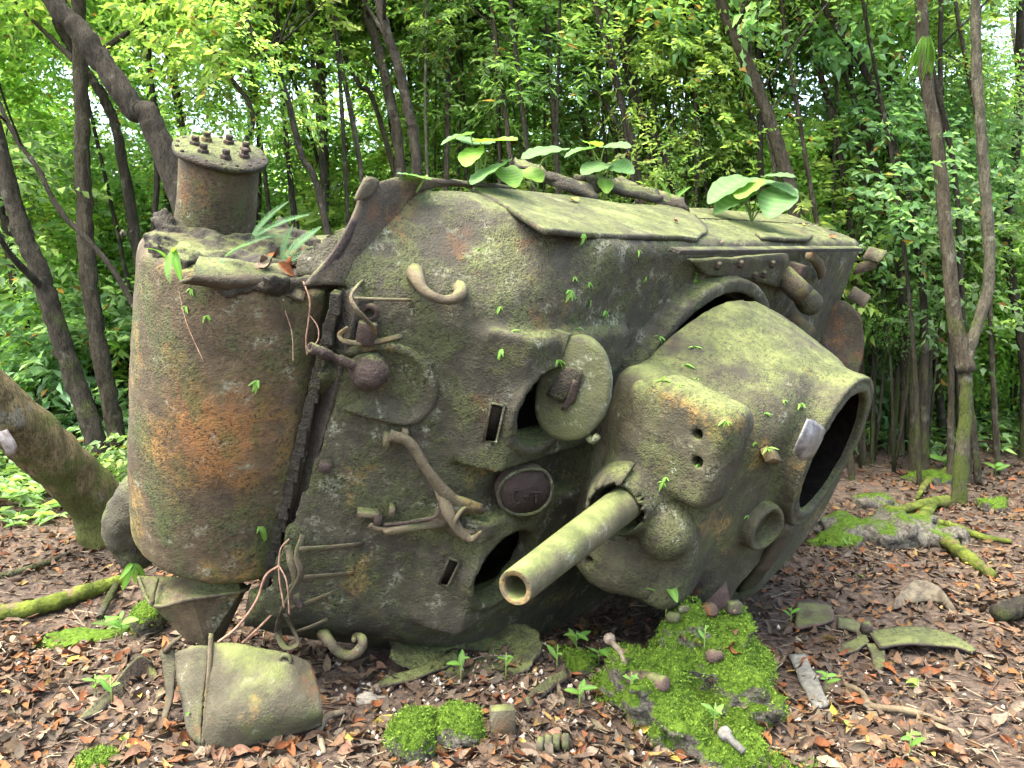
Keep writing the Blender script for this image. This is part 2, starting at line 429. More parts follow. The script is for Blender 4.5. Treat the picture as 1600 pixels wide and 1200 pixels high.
def cover_sdf(X, Y, Z):
    r = np.sqrt((X + .0) ** 2 + (Z - .75) ** 2) - (.475 + .015 * np.cos(Y * 3.2) - .05 * (Y + .1))
    yy = np.abs(Y + .065) - .775
    d = rint(r, yy, .07)
    d = np.maximum(d, -(X + .42))
    d = smin(d, sbox(X, Y, Z - tilt(Y), (.045, -.065, 1.155), (.045, .775, .04), .015), .03)         # bolting lip
    ridge = np.maximum(np.abs(Y + .06) - 2, 0)
    return d + ridge
obj('transmission_cover', cast(cover_sdf, (-.5, -.95, .2), (.6, .82, 1.34), .018, ((.007, 2.5, 2), (.002, 14, 3), (.002, 40, 2)), 2, 9), M_COVER, tank,
    label='round cast transmission cover, the most orange rusted part')
flange = obj('bolt_flange', box((-.105, -.06, 1.225), (.045, .79, .09), np.array(Matrix.Rotation(-math.atan(.11), 3, 'X'))), M_CHAN, tank)
BV, BF = lathe([(.022, -.03), (.026, .0), (.025, .020), (.018, .028)], (.75, 0, .66), (0, 0, 0), 6)
bolt_me = mesh_np('bolt', BV, BF, False)
tv, tf = box((0, 0, 0), (.045, .020, .040), rot_to((.75, 0, .66)), .25); tv = tv + .006 * np.stack([fbm(tv + k_, 25, 2, k_) for k_ in range(3)], -1)
tooth_me = mesh_np('bolt', tv, tf, False)
for i in range(22):
    b = link('bolt', tooth_me, M_CHAN, flange); b.location = (-.012 + .008 * math.sin(i * 3.1), -.80 + i * .0712, 1.245 + tilt(-.80 + i * .0712)); b.rotation_euler = (random.Random(i).uniform(-.2, .2), 0, 0)

# sprocket drum of the right side, standing on the upturned end of the cover
dc = TP(345, 240, 1, -1.20)
vw = (dc - w2t(EYE)); vw /= np.linalg.norm(vw)
e_ = TP(345, 240, 1, -1.20) - TP(333, 372, 1, -.80); e_ -= vw * (e_ @ vw); e_ /= np.linalg.norm(e_)
ax_d = e_ * .95 - vw * .31; hd = .47; db = dc - ax_d * hd
drum = obj('sprocket_drum', lathe([(.205, -.06), (.195, 0), (.185, .06), (.180, hd * .5), (.176, hd * .85), (.172, hd - .01)], ax_d, db, 48, .006, 2), M_COVER, tank)
disc = obj('drum_flange', lathe([(.10, -.014), (.205, -.014), (.214, -.006), (.214, .006), (.205, .014), (.12, .018)], ax_d, dc, 48, .005, 4), M_DARKS, drum)
RD = rot_to(ax_d)
stud_me = mesh_np('stud', *lathe([(.026, 0), (.024, .016), (.017, .020), (.018, .038), (.013, .044)], (0, 0, 1), (0, 0, 0), 8, .006, 1), False)
for i in range(7):
    a = i * 2 * math.pi / 7 + .3; s = link('stud', stud_me, M_DARKF, drum)
    s.location = dc + RD @ np.array([.115 * math.cos(a), .115 * math.sin(a), .014]); s.rotation_euler = Vector(ax_d).to_track_quat('Z', 'Y').to_euler()
rng = np.random.default_rng(4)
hole_me = mesh_np('rivet', *lathe([(.010, 0), (.009, .006), (.004, .010)], (0, 0, 1), (0, 0, 0), 8), True)
for i in range(18):
    a = i * 2 * math.pi / 18; s = link('rivet', hole_me, M_DARKF, drum)
    s.location = dc + RD @ np.array([.190 * math.cos(a), .190 * math.sin(a), .012]); s.rotation_euler = Vector(ax_d).to_track_quat('Z', 'Y').to_euler()

# corroded crust and torn rim round the drum's foot
def crust_sdf(X, Y, Z):
    P = np.stack([X, Y, Z], -1)
    d = sbox(X, Y, Z, (.10, -.825, .80), (.46, .045, .46), .03)
    d = np.maximum(d, np.sqrt((X - .02) ** 2 + (Z - .76) ** 2) - .475 + .06 * fbm(P, 3.5, 2, 8))
    d = d + .050 * fbm(P, 8, 3, 12) + .02 * np.abs(fbm(P, 22, 2, 5))
    d = np.maximum(d, -(np.sqrt(((X - .36) / 1.3) ** 2 + (Z - .98) ** 2) - .085))
    d = np.maximum(d, -(np.sqrt(((X - .20) / 1.2) ** 2 + (Z - 1.12) ** 2) - .06))
    return d
obj('corroded_rim', cast(crust_sdf, (-.5, -1.0, .2), (.7, -.72, 1.4), .013, ((.006, 40, 2),), 0, 2), M_DARKS, tank)
g = patch([[TP(280, 440, 1, -.80), TP(350, 452, 1, -.80), TP(420, 455, 1, -.80), TP(478, 470, 1, -.80)],
           [TP(300, 432, 1, -.845), TP(350, 436, 1, -.85), TP(420, 440, 1, -.85), TP(485, 440, 1, -.85)],
           [TP(310, 405, 1, -.86), TP(360, 408, 1, -.88), TP(420, 415, 1, -.88), TP(485, 420, 1, -.87)]], 10, 24)
obj('torn_edge', sheet(g, .014, 5, .012), M_SHEET, tank)

# final drive housing on the ground side, seen below the cover
fd0 = TP(300, 895, 1, .70); fd1 = TP(312, 985, 1, 1.02)
axf = (fd1 - fd0) / np.linalg.norm(fd1 - fd0); lf = np.linalg.norm(fd1 - fd0)
yF = t2w(TP(300, 905, 1, .72))[1]
hp = [(218, 900, .10), (372, 905, .02), (388, 915, .25), (240, 948, -.10), (300, 935, -.16), (376, 926, -.06), (292, 1002, -.04), (322, 1008, -.05), (350, 996, .10), (250, 900, .40), (300, 990, .35)]
bm_ = __import__('bmesh').new()
for px, py, dy in hp: bm_.verts.new(w2t(W(px, py, yF + .12 + dy)))
__import__('bmesh').ops.convex_hull(bm_, input=bm_.verts)
__import__('bmesh').ops.subdivide_edges(bm_, edges=bm_.edges, cuts=3, use_grid_fill=True)
me_ = bpy.data.meshes.new('final_drive_housing'); bm_.to_mesh(me_); bm_.free()
fd = link('final_drive_housing', me_, M_COVER, tank, label='tapered rusty housing on the ground below the cover')
fw = lambda px, py, dy: w2t(W(px, py, yF + .12 + dy))
obj('housing_rim', tube([fw(216, 902, .08), fw(240, 946, -.11), fw(300, 936, -.17), fw(378, 924, -.07), fw(390, 914, .2)], .009, 8, 30, .2, 3), M_SHEET, fd)
obj('rib', tube([fw(246, 905, -.02), fw(240, 926, -.09), fw(238, 944, -.115)], .010, 6, 8, .2), M_SHEET, fd)
# rounded belly casting that shows past the cover's far edge
bq = TP(212, 815, 1, .42); bq = bq + (bq - w2t(EYE)) * .16
def belly(X, Y, Z):
    return smin(np.sqrt(((X - bq[0]) / .9) ** 2 + ((Y - bq[1]) / 1.75) ** 2 + ((Z - bq[2]) / .85) ** 2) * .9 - .155, np.sqrt((X - bq[0]) ** 2 + (Z - bq[2]) ** 2 + ((Y - bq[1] + .42)) ** 2) - .07, .05)
obj('belly_casting', cast(belly, bq - .75, bq + .75, .022, ((.022, 5, 3), (.006, 25, 2)), 1, 3), M_BELLY, tank)

# sponson floor standing out beyond the bow, folded over at the top
tp = lambda px, py, y: TP(px, py, 1, y)
zp = lambda px, py, z, dx=0.0, dy=0.0: TP(px, py, 2, z) + np.array([dx, dy, 0])
OUT = [(474, 447, 1.30), (505, 408, 1.27), (535, 372, 1.24), (557, 325, 1.20), (570, 298, 1.18), (598, 283, 1.16), (650, 278, 1.13), (745, 286, 1.10)]
g = patch([[zp(*q) for q in OUT], [zp(*q, -.14, .0) for q in OUT], [zp(*q, -.30, .02) + np.array([0, 0, -.03]) for q in OUT]], 9, 40)
fend = obj('sponson_plate', sheet(g, .020, 3, .008), M_SHEET, tank)
g = patch([[zp(568, 279, 1.17), zp(580, 275, 1.17), zp(592, 281, 1.16)], [zp(560, 298, 1.20), zp(572, 294, 1.19), zp(588, 292, 1.17)], [zp(556, 312, 1.21), zp(566, 310, 1.20), zp(580, 304, 1.18)]], 7, 7)
obj('folded_tab', sheet(g + np.array([.015, 0, .015]), .016), M_FIT, fend)
g = patch([[zp(490, 440, 1.31), zp(530, 388, 1.27), zp(556, 340, 1.23)], [zp(500, 447, 1.31), zp(542, 393, 1.27), zp(566, 346, 1.23)]], 3, 16)
obj('stiffener', sheet(g + np.array([.01, 0, -.01]), .012), M_DARKF, fend)

# thick plate welded on the hull side and the seam behind it
def pl(px, py): return TPL(px, py, (0, -1, .05), 1.330 + .004)
g = patch([[pl(735, 293), pl(850, 305), pl(1000, 325), pl(1085, 338)], [pl(790, 325), pl(900, 338), pl(1020, 352), pl(1105, 360)], [pl(852, 364), pl(930, 368), pl(1010, 372), pl(1090, 374)]], 20, 44)
obj('applique_plate', sheet(g, .024, 8, .006), M_HULL, tank)
g = patch([[pl(980, 371), pl(1010, 371), pl(1045, 372)], [pl(1005, 377), pl(1020, 378), pl(1040, 379)]], 4, 8)
g = patch([[pl(1180, 366), pl(1225, 368), pl(1270, 370)], [pl(1190, 374), pl(1230, 376), pl(1262, 377)]], 4, 10)
obj('welded_pad', sheet(g + np.array([0, -.004, 0]), .022), M_HULL, tank)
# rear side panels and stowage on the engine deck edge
for a, b, nm in (((1062, 395), (1198, 388), 'side_strip'), ((1200, 392), (1338, 387), 'side_strip')):
    p0, p1 = TP(*a, 1, -1.24), TP(*b, 1, -1.24)
    obj(nm, box((p0 + p1) / 2, (np.linalg.norm(p1 - p0) / 2, .012, .03), rot_to((0, 0, 1)) @ np.eye(3)), M_DARKS, tank)
panel = obj('rear_deck_panel', sheet(patch([[TP(1075, 405, 2, 1.885), TP(1140, 402, 2, 1.885), TP(1228, 396, 2, 1.885)], [TP(1100, 428, 2, 1.885), TP(1165, 436, 2, 1.885), TP(1235, 452, 2, 1.885)]], 6, 16), .03, 3, .006), M_HULL, tank)
for px, py in ((1155, 412), (1178, 430), (1192, 428), (1205, 412), (1120, 414)):
    b = link('bolt', bolt_me, M_DARKF, panel); b.location = TP(px, py, 2, 1.90); b.rotation_euler = (0, -.85, 0)
# loops, tubes and a cap at the rear corner
lp = [TP(1268, 390, 2, 1.88), TP(1264, 398, 2, 1.97), TP(1276, 408, 2, 2.0), TP(1283, 424, 2, 1.97), TP(1284, 432, 2, 1.88)]
obj('lifting_loop', tube(lp, .034, 8, 18, .1, 2, .55), M_FIT, tank)
q = TP(1246, 452, 2, 1.99); obj('air_cleaner_tube', lathe([(.072, -.16), (.076, 0), (.076, .07), (.062, .07), (.062, -.1)], (-.35, .45, .8), q, 24, .004, 3), M_SHEET, tank)
q = TP(1264, 472, 2, 2.0); obj('rear_cap', lathe([(.085, -.06), (.09, .02), (.075, .06), (.04, .08), (.01, .085)], (.6, .2, .75), q, 24, .004, 3), M_TURRET, tank)
obj('bracket', box(TP(1242, 425, 2, 1.92), (.05, .06, .06)), M_DARKF, tank)
obj('bracket', box(TP(1250, 508, 2, 1.95), (.03, .05, .10), rot_to((.2, .3, 1))), M_FIT, tank)
for (px, py), d in (((1348, 425), (-.3, -.9, .1)), ((1340, 462), (-.7, .3, .4)), ((1362, 400), (-.9, -.1, .1))):
    q = TP(px, py, 0, -4.95); g = np.array([[q + np.array([-.02 - .05 * abs(math.sin(v * 2)) - .04 * u * d[0], u * .05 + .10 * d[1] * v, .14 * (v - .5)]) for v in np.linspace(0, 1, 7)] for u in (-1, 0, 1)])
    obj('bent_guard', sheet(g, .012, 3, .01), M_SHEET, tank)
g = patch([[TP(1262, 500, 0, -4.75), TP(1312, 470, 0, -4.8), TP(1345, 490, 0, -4.9)], [TP(1290, 560, 0, -4.75), TP(1325, 540, 0, -4.9), TP(1350, 540, 0, -5.0)], [TP(1300, 600, 0, -4.8), TP(1325, 600, 0, -4.95), TP(1340, 590, 0, -5.0)]], 10, 10)
obj('rear_plate', sheet(g, .02, 2, .006), M_SHEET, tank)

# ---- turret, slipped a little out of its ring
def turret_sdf(X, Y, Z):
    x, y, z = X + 2.36, Y - .02, Z
    t = np.clip((z - 1.98) / .8, -.2, 1.1)
    ex, ey = 1.05 - .15 * t, .955 - .12 * t - .05 * sstep(.2, .9, t)
    rho = np.power(np.abs(x / ex) ** 2.3 + np.abs(y / ey) ** 2.3, 1 / 2.3)
    wall = (rho - 1) * .92
    roof = z - (2.755 - .10 * sstep(.2, 1.0, x) - .05 * (y / .9) ** 2)
    d = rint(wall, roof, .17)
    d = np.maximum(d, 2.00 - z)
    fr = sbox(X, Y, Z, (-1.42, -.10, 2.33), (.17, .56, .34), .10)
    d = smin(d, fr, .06)
    cx, cy = X + 2.40, Y + .325
    rc = np.sqrt(cx ** 2 + cy ** 2)
    d = smin(d, np.maximum(rc - .455, np.abs(Z - 2.745) - .09) - .01, .07)
    d = np.maximum(d, -(np.maximum(np.abs(rc - .425) - .010, np.abs(Z - 2.845) - .020)))
    d = np.maximum(d, -(d + .075))
    d = np.maximum(d, -np.maximum(rc - .365, 2.4 - Z))
    d = np.maximum(d, -np.maximum(np.sqrt((X + 2.20) ** 2 + (Y - .62) ** 2) - .20, 2.4 - Z))
    d = np.maximum(d, -np.maximum(np.sqrt((X + 2.36) ** 2 + Y ** 2) - .84, Z - 2.2))
    return d
turret = obj('turret', cast(turret_sdf, (-3.6, -1.2, 1.9), (-1.1, 1.15, 2.95), .0195, ((.010, 2.2, 2), (.0025, 12, 3), (.002, 38, 2)), 2, 21), M_TURRET, tank,
             label='rounded cast turret with an open round roof hatch')
obj('turret_shade_liner', lathe([(.361, 2.80), (.363, 2.50), (.362, 2.27), (.30, 2.26), (.02, 2.255)], (0, 0, 1), (-2.40, -.325, 0), 40, .004, 3, close=False), M_BLACK, turret, label='added black liner painting the shade inside the turret')  # liner added to blacken the hatch opening, shade put into its colour
def mantlet_sdf(X, Y, Z):
    y, z = Y + .10, Z - 2.335
    yb = sstep(.0, .56, np.abs(y))
    cyl = np.sqrt((X + 1.42) ** 2 + z ** 2) - (.305 - .03 * yb)
    d = rint(cyl, np.abs(y) - .52, .05)
    d = np.maximum(d, np.abs(z) - .325)
    gun = np.sqrt(y ** 2 + z ** 2) - (.165 - .10 * (X + 1.1))
    d = smin(d, np.maximum(gun, np.maximum(X + .98, -(X + 1.45))), .05)
    upper = sbox(X, Y, Z, (-1.28, -.45, 2.475), (.14, .26, .235), .075)
    lower = smin(np.sqrt(((X + 1.25) / .95) ** 2 + ((Y - .25) / 1.2) ** 2 + ((z + .04) / 1.25) ** 2) - .185, np.sqrt((X + 1.24) ** 2 + (Y - .0) ** 2 + (Z - 2.53) ** 2) - .15, .03)
    d = smin(smin(d, upper, .035), lower, .03)
    for hy, hz, hr in ((-.55, 2.56, .024), (-.43, 2.60, .026), (.29, 2.26, .030)):
        d = np.maximum(d, -np.maximum(np.sqrt((Y - hy) ** 2 + (Z - hz) ** 2) - hr, -1.30 - X))
    d = np.maximum(d, -np.maximum(np.sqrt(y ** 2 + (z - .2 * (X + 1.2) ) ** 2) - .115, -1.15 - X))
    return d
M_MANT = M_TURRET
mant = obj('gun_mantlet', cast(mantlet_sdf, (-1.75, -.80, 1.92), (-.82, .62, 2.74), .0155, ((.010, 3, 2), (.004, 14, 3), (.0025, 40, 2)), 2, 31), M_MANT, turret)
gb, gm = np.array([-1.23, -.107, 2.335]), None
d_ = TW.T @ ray(805, 918); d_ /= np.linalg.norm(d_)
gm = w2t(EYE) + d_ * (2.98 / (RT @ d_)[2])
gd = (gm - gb) / np.linalg.norm(gm - gb); gl_ = np.linalg.norm(gm - gb)
barrel = obj('gun_barrel', lathe([(.085, -.25), (.088, .0), (.083, gl_ * .3), (.0735, gl_ * .7), (.0668, gl_ - .01), (.0655, gl_), (.0445, gl_), (.0440, gl_ - .02), (.043, gl_ - .9), (.0, gl_ - .91)], gd, gb, 56, .0022, 3, close=False), M_GUN, turret)
obj('muzzle_face', lathe([(.0640, gl_ + .0015), (.0460, gl_ + .0015), (.0455, gl_ - .01), (.0635, gl_ - .01), (.0640, gl_ + .0015)], gd, gb, 56, .001, 4, close=False), M_FIT, barrel)
# torn collar round the gun's root (upper half only)
RG = rot_to(gd); gg = []
for i, a in enumerate(np.linspace(-.1, math.pi * 1.05, 26)):
    e = .02 * math.sin(i * 2.1) + .012 * math.sin(i * 5.3)
    gg.append([gb + RG @ np.array([r * math.cos(a + 3.35), r * math.sin(a + 3.35), h_]) for r, h_ in ((.190, .16), (.160, .24), (.128, .33 + e))])
obj('gun_collar', sheet(np.array(gg), .016, 6, .004), M_TURRET, turret)
# small castings on the turret roof
q = TP(1180, 815, 2, 2.72); obj('sight_hood', lathe([(.135, -.20), (.135, .06), (.128, .085), (.105, .085), (.10, -.06), (.01, -.065)], (.25, -.05, .95), q, 30, .006, 5, close=False), M_TURRET, turret)
q = TP(1122, 836, 2, 2.62); obj('lug', lathe([(.075, -.06), (.08, .0), (.07, .04), (.02, .045)], (.8, .2, .5), q, 20, .006, 6), M_TURRET, turret)
q = TP(1205, 712, 2, 2.72); obj('hinge_lug', box(q, (.085, .022, .035), rot_to((.2, .6, .8)) ), M_FIT, turret)
q0 = [(1249, 712), (1262, 668), (1290, 672), (1252, 717)]
g = patch([[TP(1262, 655, 2, 2.885), TP(1276, 660, 2, 2.895), TP(1292, 670, 2, 2.90)], [TP(1250, 680, 2, 2.895), TP(1266, 684, 2, 2.92), TP(1284, 690, 2, 2.90)], [TP(1240, 704, 2, 2.89), TP(1252, 718, 2, 2.91), TP(1270, 712, 2, 2.885)]], 9, 9)
obj('torn_liner', sheet(g, .008, 4, .008), M_BARE, turret, label='torn flap of bare silver metal at the hatch rim')
g = patch([[TP(1150, 925, 2, 2.62), TP(1190, 870, 2, 2.74), TP(1225, 815, 2, 2.80)], [TP(1165, 930, 2, 2.66), TP(1205, 880, 2, 2.77), TP(1238, 822, 2, 2.83)]], 4, 14)
obj('lower_hatch_rim', sheet(g, .03, 4, .006), M_SHEET, turret)

# ---- fittings on the bow
NG = np.array([.62, 0, .785])
def gp(px, py, off=0.0):
    o = w2t(EYE); d = TW.T @ ray(px, py); r = bv_hull.ray_cast(Vector(o), Vector(d).normalized())
    q = TPL(px, py, NG, KG); k = KG
    if r[0] is not None and abs(NG @ np.array(r[0]) - KG) < .12: k = NG @ np.array(r[0])
    return TPL(px, py, NG, k + off)
# ball machine gun in its weld-on plate
pc = gp(590, 600)
pts = [gp(*q) for q in ((505, 545), (540, 545), (600, 535), (650, 552), (678, 590), (680, 620), (668, 645), (640, 660), (600, 655), (545, 640), (500, 620), (498, 580))]
ring_ = catmull(pts + [pts[0]], 49)[:-1]
cV, cF = [], []
m_ = len(ring_); cen = ring_.mean(0)
for k, (s_, o_) in enumerate(((1.04, -.03), (1.04, .010), (1.0, .026), (.90, .030), (.84, .016), (.5, .012), (.02, .012))):
    w_ = cen + (ring_ - cen) * s_ + NG * o_; w_ = w_ + NG * (.006 * fbm(w_, 30, 2, 3))[:, None]; cV.append(w_)
cV = np.concatenate(cV); cF = [(k * m_ + i, k * m_ + (i + 1) % m_, (k + 1) * m_ + (i + 1) % m_, (k + 1) * m_ + i) for k in range(6) for i in range(m_)]
plate = obj('ball_mount_plate', (cV, cF), M_DARKF if False else M_HULL, tank)
bc = gp(576, 580, .03)
def ball(X, Y, Z):
    r = np.sqrt((X - bc[0]) ** 2 + (Y - bc[1]) ** 2 + (Z - bc[2]) ** 2); return r - .088
bal = obj('machine_gun_ball', cast(ball, bc - .12, bc + .12, .009, ((.004, 40, 2),), 1, 2), M_DARKF, tank)
d_ = TW.T @ ray(484, 543); mz = w2t(EYE) + d_ * (np.linalg.norm(t2w(bc) - EYE) - .17) / np.linalg.norm(d_)
ad = (mz - bc) / np.linalg.norm(mz - bc); al = np.linalg.norm(mz - bc)
mgb = obj('machine_gun_barrel', lathe([(.022, .06), (.022, .16), (.015, .165), (.015, .20), (.0225, .21), (.0235, .26), (.021, .27), (.0225, al - .06), (.021, al - .05), (.0235, al), (.013, al), (.012, al - .08), (.0, al - .085)], ad, bc, 18, .001, 2, close=False), M_DARKF, bal)
# lifting handle
h0, h1 = gp(650, 425, 0), gp(716, 448, 0)
obj('lifting_handle', tube([gp(648, 425, -.04), gp(650, 432, .05), gp(664, 455, .085), gp(690, 468, .09), gp(712, 466, .08), gp(720, 455, .04), gp(716, 448, -.04)], [.044, .034, .021, .019, .025, .031, .036], 12, 30, .12, 4), M_FIT, tank)
# headlamp guard of the upper side: strap, rod and lamp socket
hk = obj('lamp_guard', tube([gp(566, 440, -.01), gp(556, 450, .08), gp(548, 465, .13), gp(556, 482, .14), gp(572, 500, .12), gp(584, 515, .07), gp(583, 530, .0)], .015, 8, 26, .1, 3, .5), M_FIT, tank)
obj('guard_rod', tube([gp(552, 466, .12), gp(600, 468, .07), gp(642, 469, .01)], .0075, 7, 10), M_FIT, hk)
obj('guard_foot', tube([gp(544, 512, .10), gp(531, 522, .13), gp(536, 532, .12), gp(560, 536, .06), gp(592, 533, .03), gp(628, 524, .0)], .012, 8, 24, .1, 5, .45), M_FIT, hk)
obj('lamp_socket', lathe([(.040, -.03), (.040, .02), (.022, .03), (.020, .0), (.0, -.01)], NG, gp(577, 486, .0), 18, .003, 3, close=False), M_DARKF, tank)
obj('lamp_bracket', box(gp(572, 520, .03), (.05, .04, .03), rot_to(NG)), M_DARKF, tank)
# forked travel lock for the gun
def bar(pts, r, flat=1.0, n=28): return tube(pts, r, 10, n, .12, 6, flat)
lock = obj('gun_travel_lock', bar([gp(608, 680, .05), gp(640, 692, .07), gp(668, 735, .075), (gp(700, 775, .075)), gp(728, 786, .07), gp(752, 792, .07)], [.030, .026, .025, .034, .028, .020], .8), M_FIT, tank)
obj('fork_arm', bar([gp(694, 772, .07), gp(700, 800, .075), gp(716, 826, .075), gp(735, 842, .07), gp(752, 830, .08)], [.030, .032, .026, .018, .007], .7), M_FIT, lock)
def prism(pts, off, th):
    P_ = np.array([gp(*q, off) for q in pts]); n_ = len(P_); k_ = np.mean(P_ @ NG); P_ = P_ - np.outer(P_ @ NG - k_, NG) * .7
    V_ = np.vstack([P_ + NG * th / 2, P_ - NG * th / 2]); return V_, [tuple(range(n_))[::-1], tuple(range(n_, 2 * n_))] + [(i, (i + 1) % n_, n_ + (i + 1) % n_, n_ + i) for i in range(n_)]
obj('lock_web', prism([(672, 742), (692, 765), (722, 780), (756, 784), (752, 796), (730, 796), (718, 806), (716, 822), (726, 834), (744, 838), (736, 846), (712, 842), (690, 826), (640, 826), (602, 832), (598, 824), (640, 815), (676, 808), (688, 790), (680, 770)], .055, .03), M_FIT, lock)
obj('fork_saddle', bar([gp(727, 792, .08), gp(715, 806, .085), gp(712, 820, .085), gp(724, 836, .08)], [.012, .014, .014, .010], .8), M_FIT, lock)
obj('lower_arm', bar([gp(710, 806, .06), gp(670, 812, .055), gp(625, 822, .05), gp(596, 828, .05), gp(577, 820, .05)], [.018, .020, .022, .020, .018], .55), M_FIT, lock)
obj('brace_rod', tube([gp(686, 780, .08), gp(687, 795, .085), gp(678, 808, .085), gp(640, 816, .075), gp(600, 820, .06)], .0085, 8, 26), M_DARKF, lock)
for px, py, s_ in ((604, 684, (.026, .014, .045)), (632, 676, (.022, .014, .035)), (590, 808, (.024, .018, .04)), (575, 800, (.012, .05, .035)), (612, 796, (.02, .012, .03))):
    obj('hinge_block', box(gp(px, py, .02), s_, rot_to(NG)), M_FIT if px != 590 else M_DARKF, lock)
obj('lug', box(gp(508, 727, .015), (.022, .028, .035), rot_to(NG)), M_DARKF, tank)
# headlamp guard of the ground side: twisted straps
G2 = obj('bent_lamp_guard', tube([gp(474, 836, .03), gp(464, 868, .09), gp(470, 895, .11), gp(456, 925, .11), gp(441, 955, .10), gp(434, 985, .10), gp(446, 1012, .08), gp(465, 1005, .07), gp(456, 980, .09), gp(444, 958, .10)], .019, 8, 50, .08, 4, .35), M_FIT, tank)
obj('guard_strap', tube([gp(450, 852, .05), gp(455, 878, .10), gp(462, 906, .11), gp(452, 922, .11)], .019, 8, 20, .1, 8, .4), M_FIT, G2)
for a, b, o1, o2 in (((468, 858), (566, 850), .09, .0), ((470, 902), (552, 895), .10, .0), ((446, 954), (520, 926), .10, .0), ((462, 988), (512, 968), .09, .0)):
    obj('guard_arm', tube([gp(*a, o1), gp((a[0] + b[0]) / 2, (a[1] + b[1]) / 2 + 1, (o1 + o2) / 2), gp(*b, o2)], .016, 8, 8, .06, 3, .4), M_FIT, G2)
obj('socket_tube', lathe([(.018, 0), (.02, .075), (.013, .075), (.012, .02)], TW.T @ np.array([.35, -.2, -.75]), gp(461, 928, .07), 14, .002), M_DARKF, G2)
# J hook
obj('towing_hook', tube([gp(505, 990, .01), gp(512, 998, .06), gp(528, 1018, .09), gp(548, 1024, .10), gp(564, 1012, .10), gp(566, 998, .085), gp(556, 994, .07), gp(553, 1000, .06)], [.034, .026, .024, .026, .026, .022, .018, .013], 12, 40, .06, 4), M_FIT, tank)
# vision slots in the hood fronts
for pxs in (((768, 630), (788, 634), (776, 690), (756, 690)), ((702, 872), (718, 878), (700, 915), (686, 912))):
    P4 = [gp(px, py, .012) for px, py in pxs]
    vsf = obj('vision_slot_frame', tube(P4 + [P4[0], P4[1]], .008, 6), M_HULL, tank)
    cq = np.mean(P4, 0); Q = [cq + (p - cq) * .92 for p in P4]
    obj('slot_shade_plate', sheet(np.array([[Q[0], (Q[0] + Q[1]) / 2, Q[1]], [Q[3], (Q[2] + Q[3]) / 2, Q[2]]]), .008), M_BLACK, vsf)  # black plate paints the shade of an open slot
# oval cast emblem between the hoods: rim, field and raised letters
EN = np.array([.45, 0, .893]); EK = EN @ np.array(bv_hull.ray_cast(Vector(w2t(EYE)), Vector(TW.T @ ray(800, 815)).normalized())[0])
def ep(px, py, off=0.): return TPL(px, py, EN, EK + off)
rim = [ep(*q) for q in ((783, 790), (778, 770), (790, 748), (815, 735), (848, 735), (862, 755), (858, 782), (838, 800), (806, 804))]
emb = obj('foundry_emblem', tube(rim + [rim[0], rim[1]], .009, 8, 60, .1, 3, 1.0, False), M_HULL, tank)
rr_ = catmull(rim + [rim[0]], 33)[:-1]; ce = rr_.mean(0)
V_ = np.vstack([rr_ - EN * .06, rr_ - EN * .004, ce[None] - EN * .002]); n_ = len(rr_)
obj('emblem_field', (V_, [(i, (i + 1) % n_, n_ + (i + 1) % n_, n_ + i) for i in range(n_)] + [(n_ + i, n_ + (i + 1) % n_, 2 * n_) for i in range(n_)]), M_DARKF, emb)
for st in ([(812, 768), (806, 765), (802, 772), (802, 782), (807, 787), (813, 785)], [(818, 776), (824, 775), (822, 780)], [(829, 769), (846, 769)], [(838, 769), (837, 787)]):
    obj('letter', tube([ep(*q, .004) for q in st], .0045, 6, 10, .1, 2), M_DARKF, emb)
# hatch lid standing open on its hinge
lc = np.array([-.90, -.565, 2.01]); ln = np.array([.93, -.02, .30]); ln /= np.linalg.norm(ln)
lu = np.array([0, -1, .0]); lu -= ln * (lu @ ln); lu /= np.linalg.norm(lu); lv = np.cross(ln, lu)
prof = [(0.02, .012), (.5, .012), (.88, .010), (.97, .004), (1.0, -.008), (1.0, -.040), (.96, -.048), (.02, -.045)]
a_ = np.linspace(0, 2 * np.pi, 56, endpoint=False); V_ = []
for s_, h_ in prof:
    rad = s_ * (1 + .02 * np.sin(3 * a_ + 1))
    V_.append(lc + np.outer(rad * np.cos(a_) * .262, lu) + np.outer(rad * np.sin(a_) * .178, lv) + ln * h_)
V_ = np.concatenate(V_); V_ = V_ + .004 * np.stack([fbm(V_, 8, 3, s) for s in (1, 2, 3)], -1)
F_ = [(k * 56 + i, k * 56 + (i + 1) % 56, (k + 1) * 56 + (i + 1) % 56, (k + 1) * 56 + i) for k in range(7) for i in range(56)]
lid = obj('hatch_lid', (V_, F_), M_LID, tank, label='oval hatch lid standing open above the round hatch')
def lp_(u, v, h): return lc + lu * u + lv * v + ln * h
g = patch([[lp_(.11, -.03, .015), lp_(.12, .02, .03), lp_(.11, .05, .02)], [lp_(.04, -.02, .02), lp_(.03, .03, .045), lp_(.03, .08, .03)], [lp_(-.06, .03, .02), lp_(-.05, .06, .035), lp_(-.05, .11, .03)]], 10, 10)
obj('broken_periscope', sheet(g, .018, 6, .014), M_DARKS, lid)
g = patch([[lp_(.06, -.03, .02), lp_(.07, -.01, .06)], [lp_(-.02, -.03, .02), lp_(-.01, -.0, .05)], [lp_(-.09, .0, .02), lp_(-.10, .02, .03)]], 8, 4)
obj('broken_periscope', sheet(g, .015, 9, .012), M_DARKF, lid)
obj('hinge_arm', box(lp_(.20, .15, .0), (.055, .07, .02), np.stack([lu, lv, ln], 1)), M_LID, lid)
obj('latch', tube([lp_(-.20, -.13, -.03), lp_(-.205, -.16, -.02), lp_(-.17, -.175, -.01)], .018, 8, 8, .1), M_LID, lid)

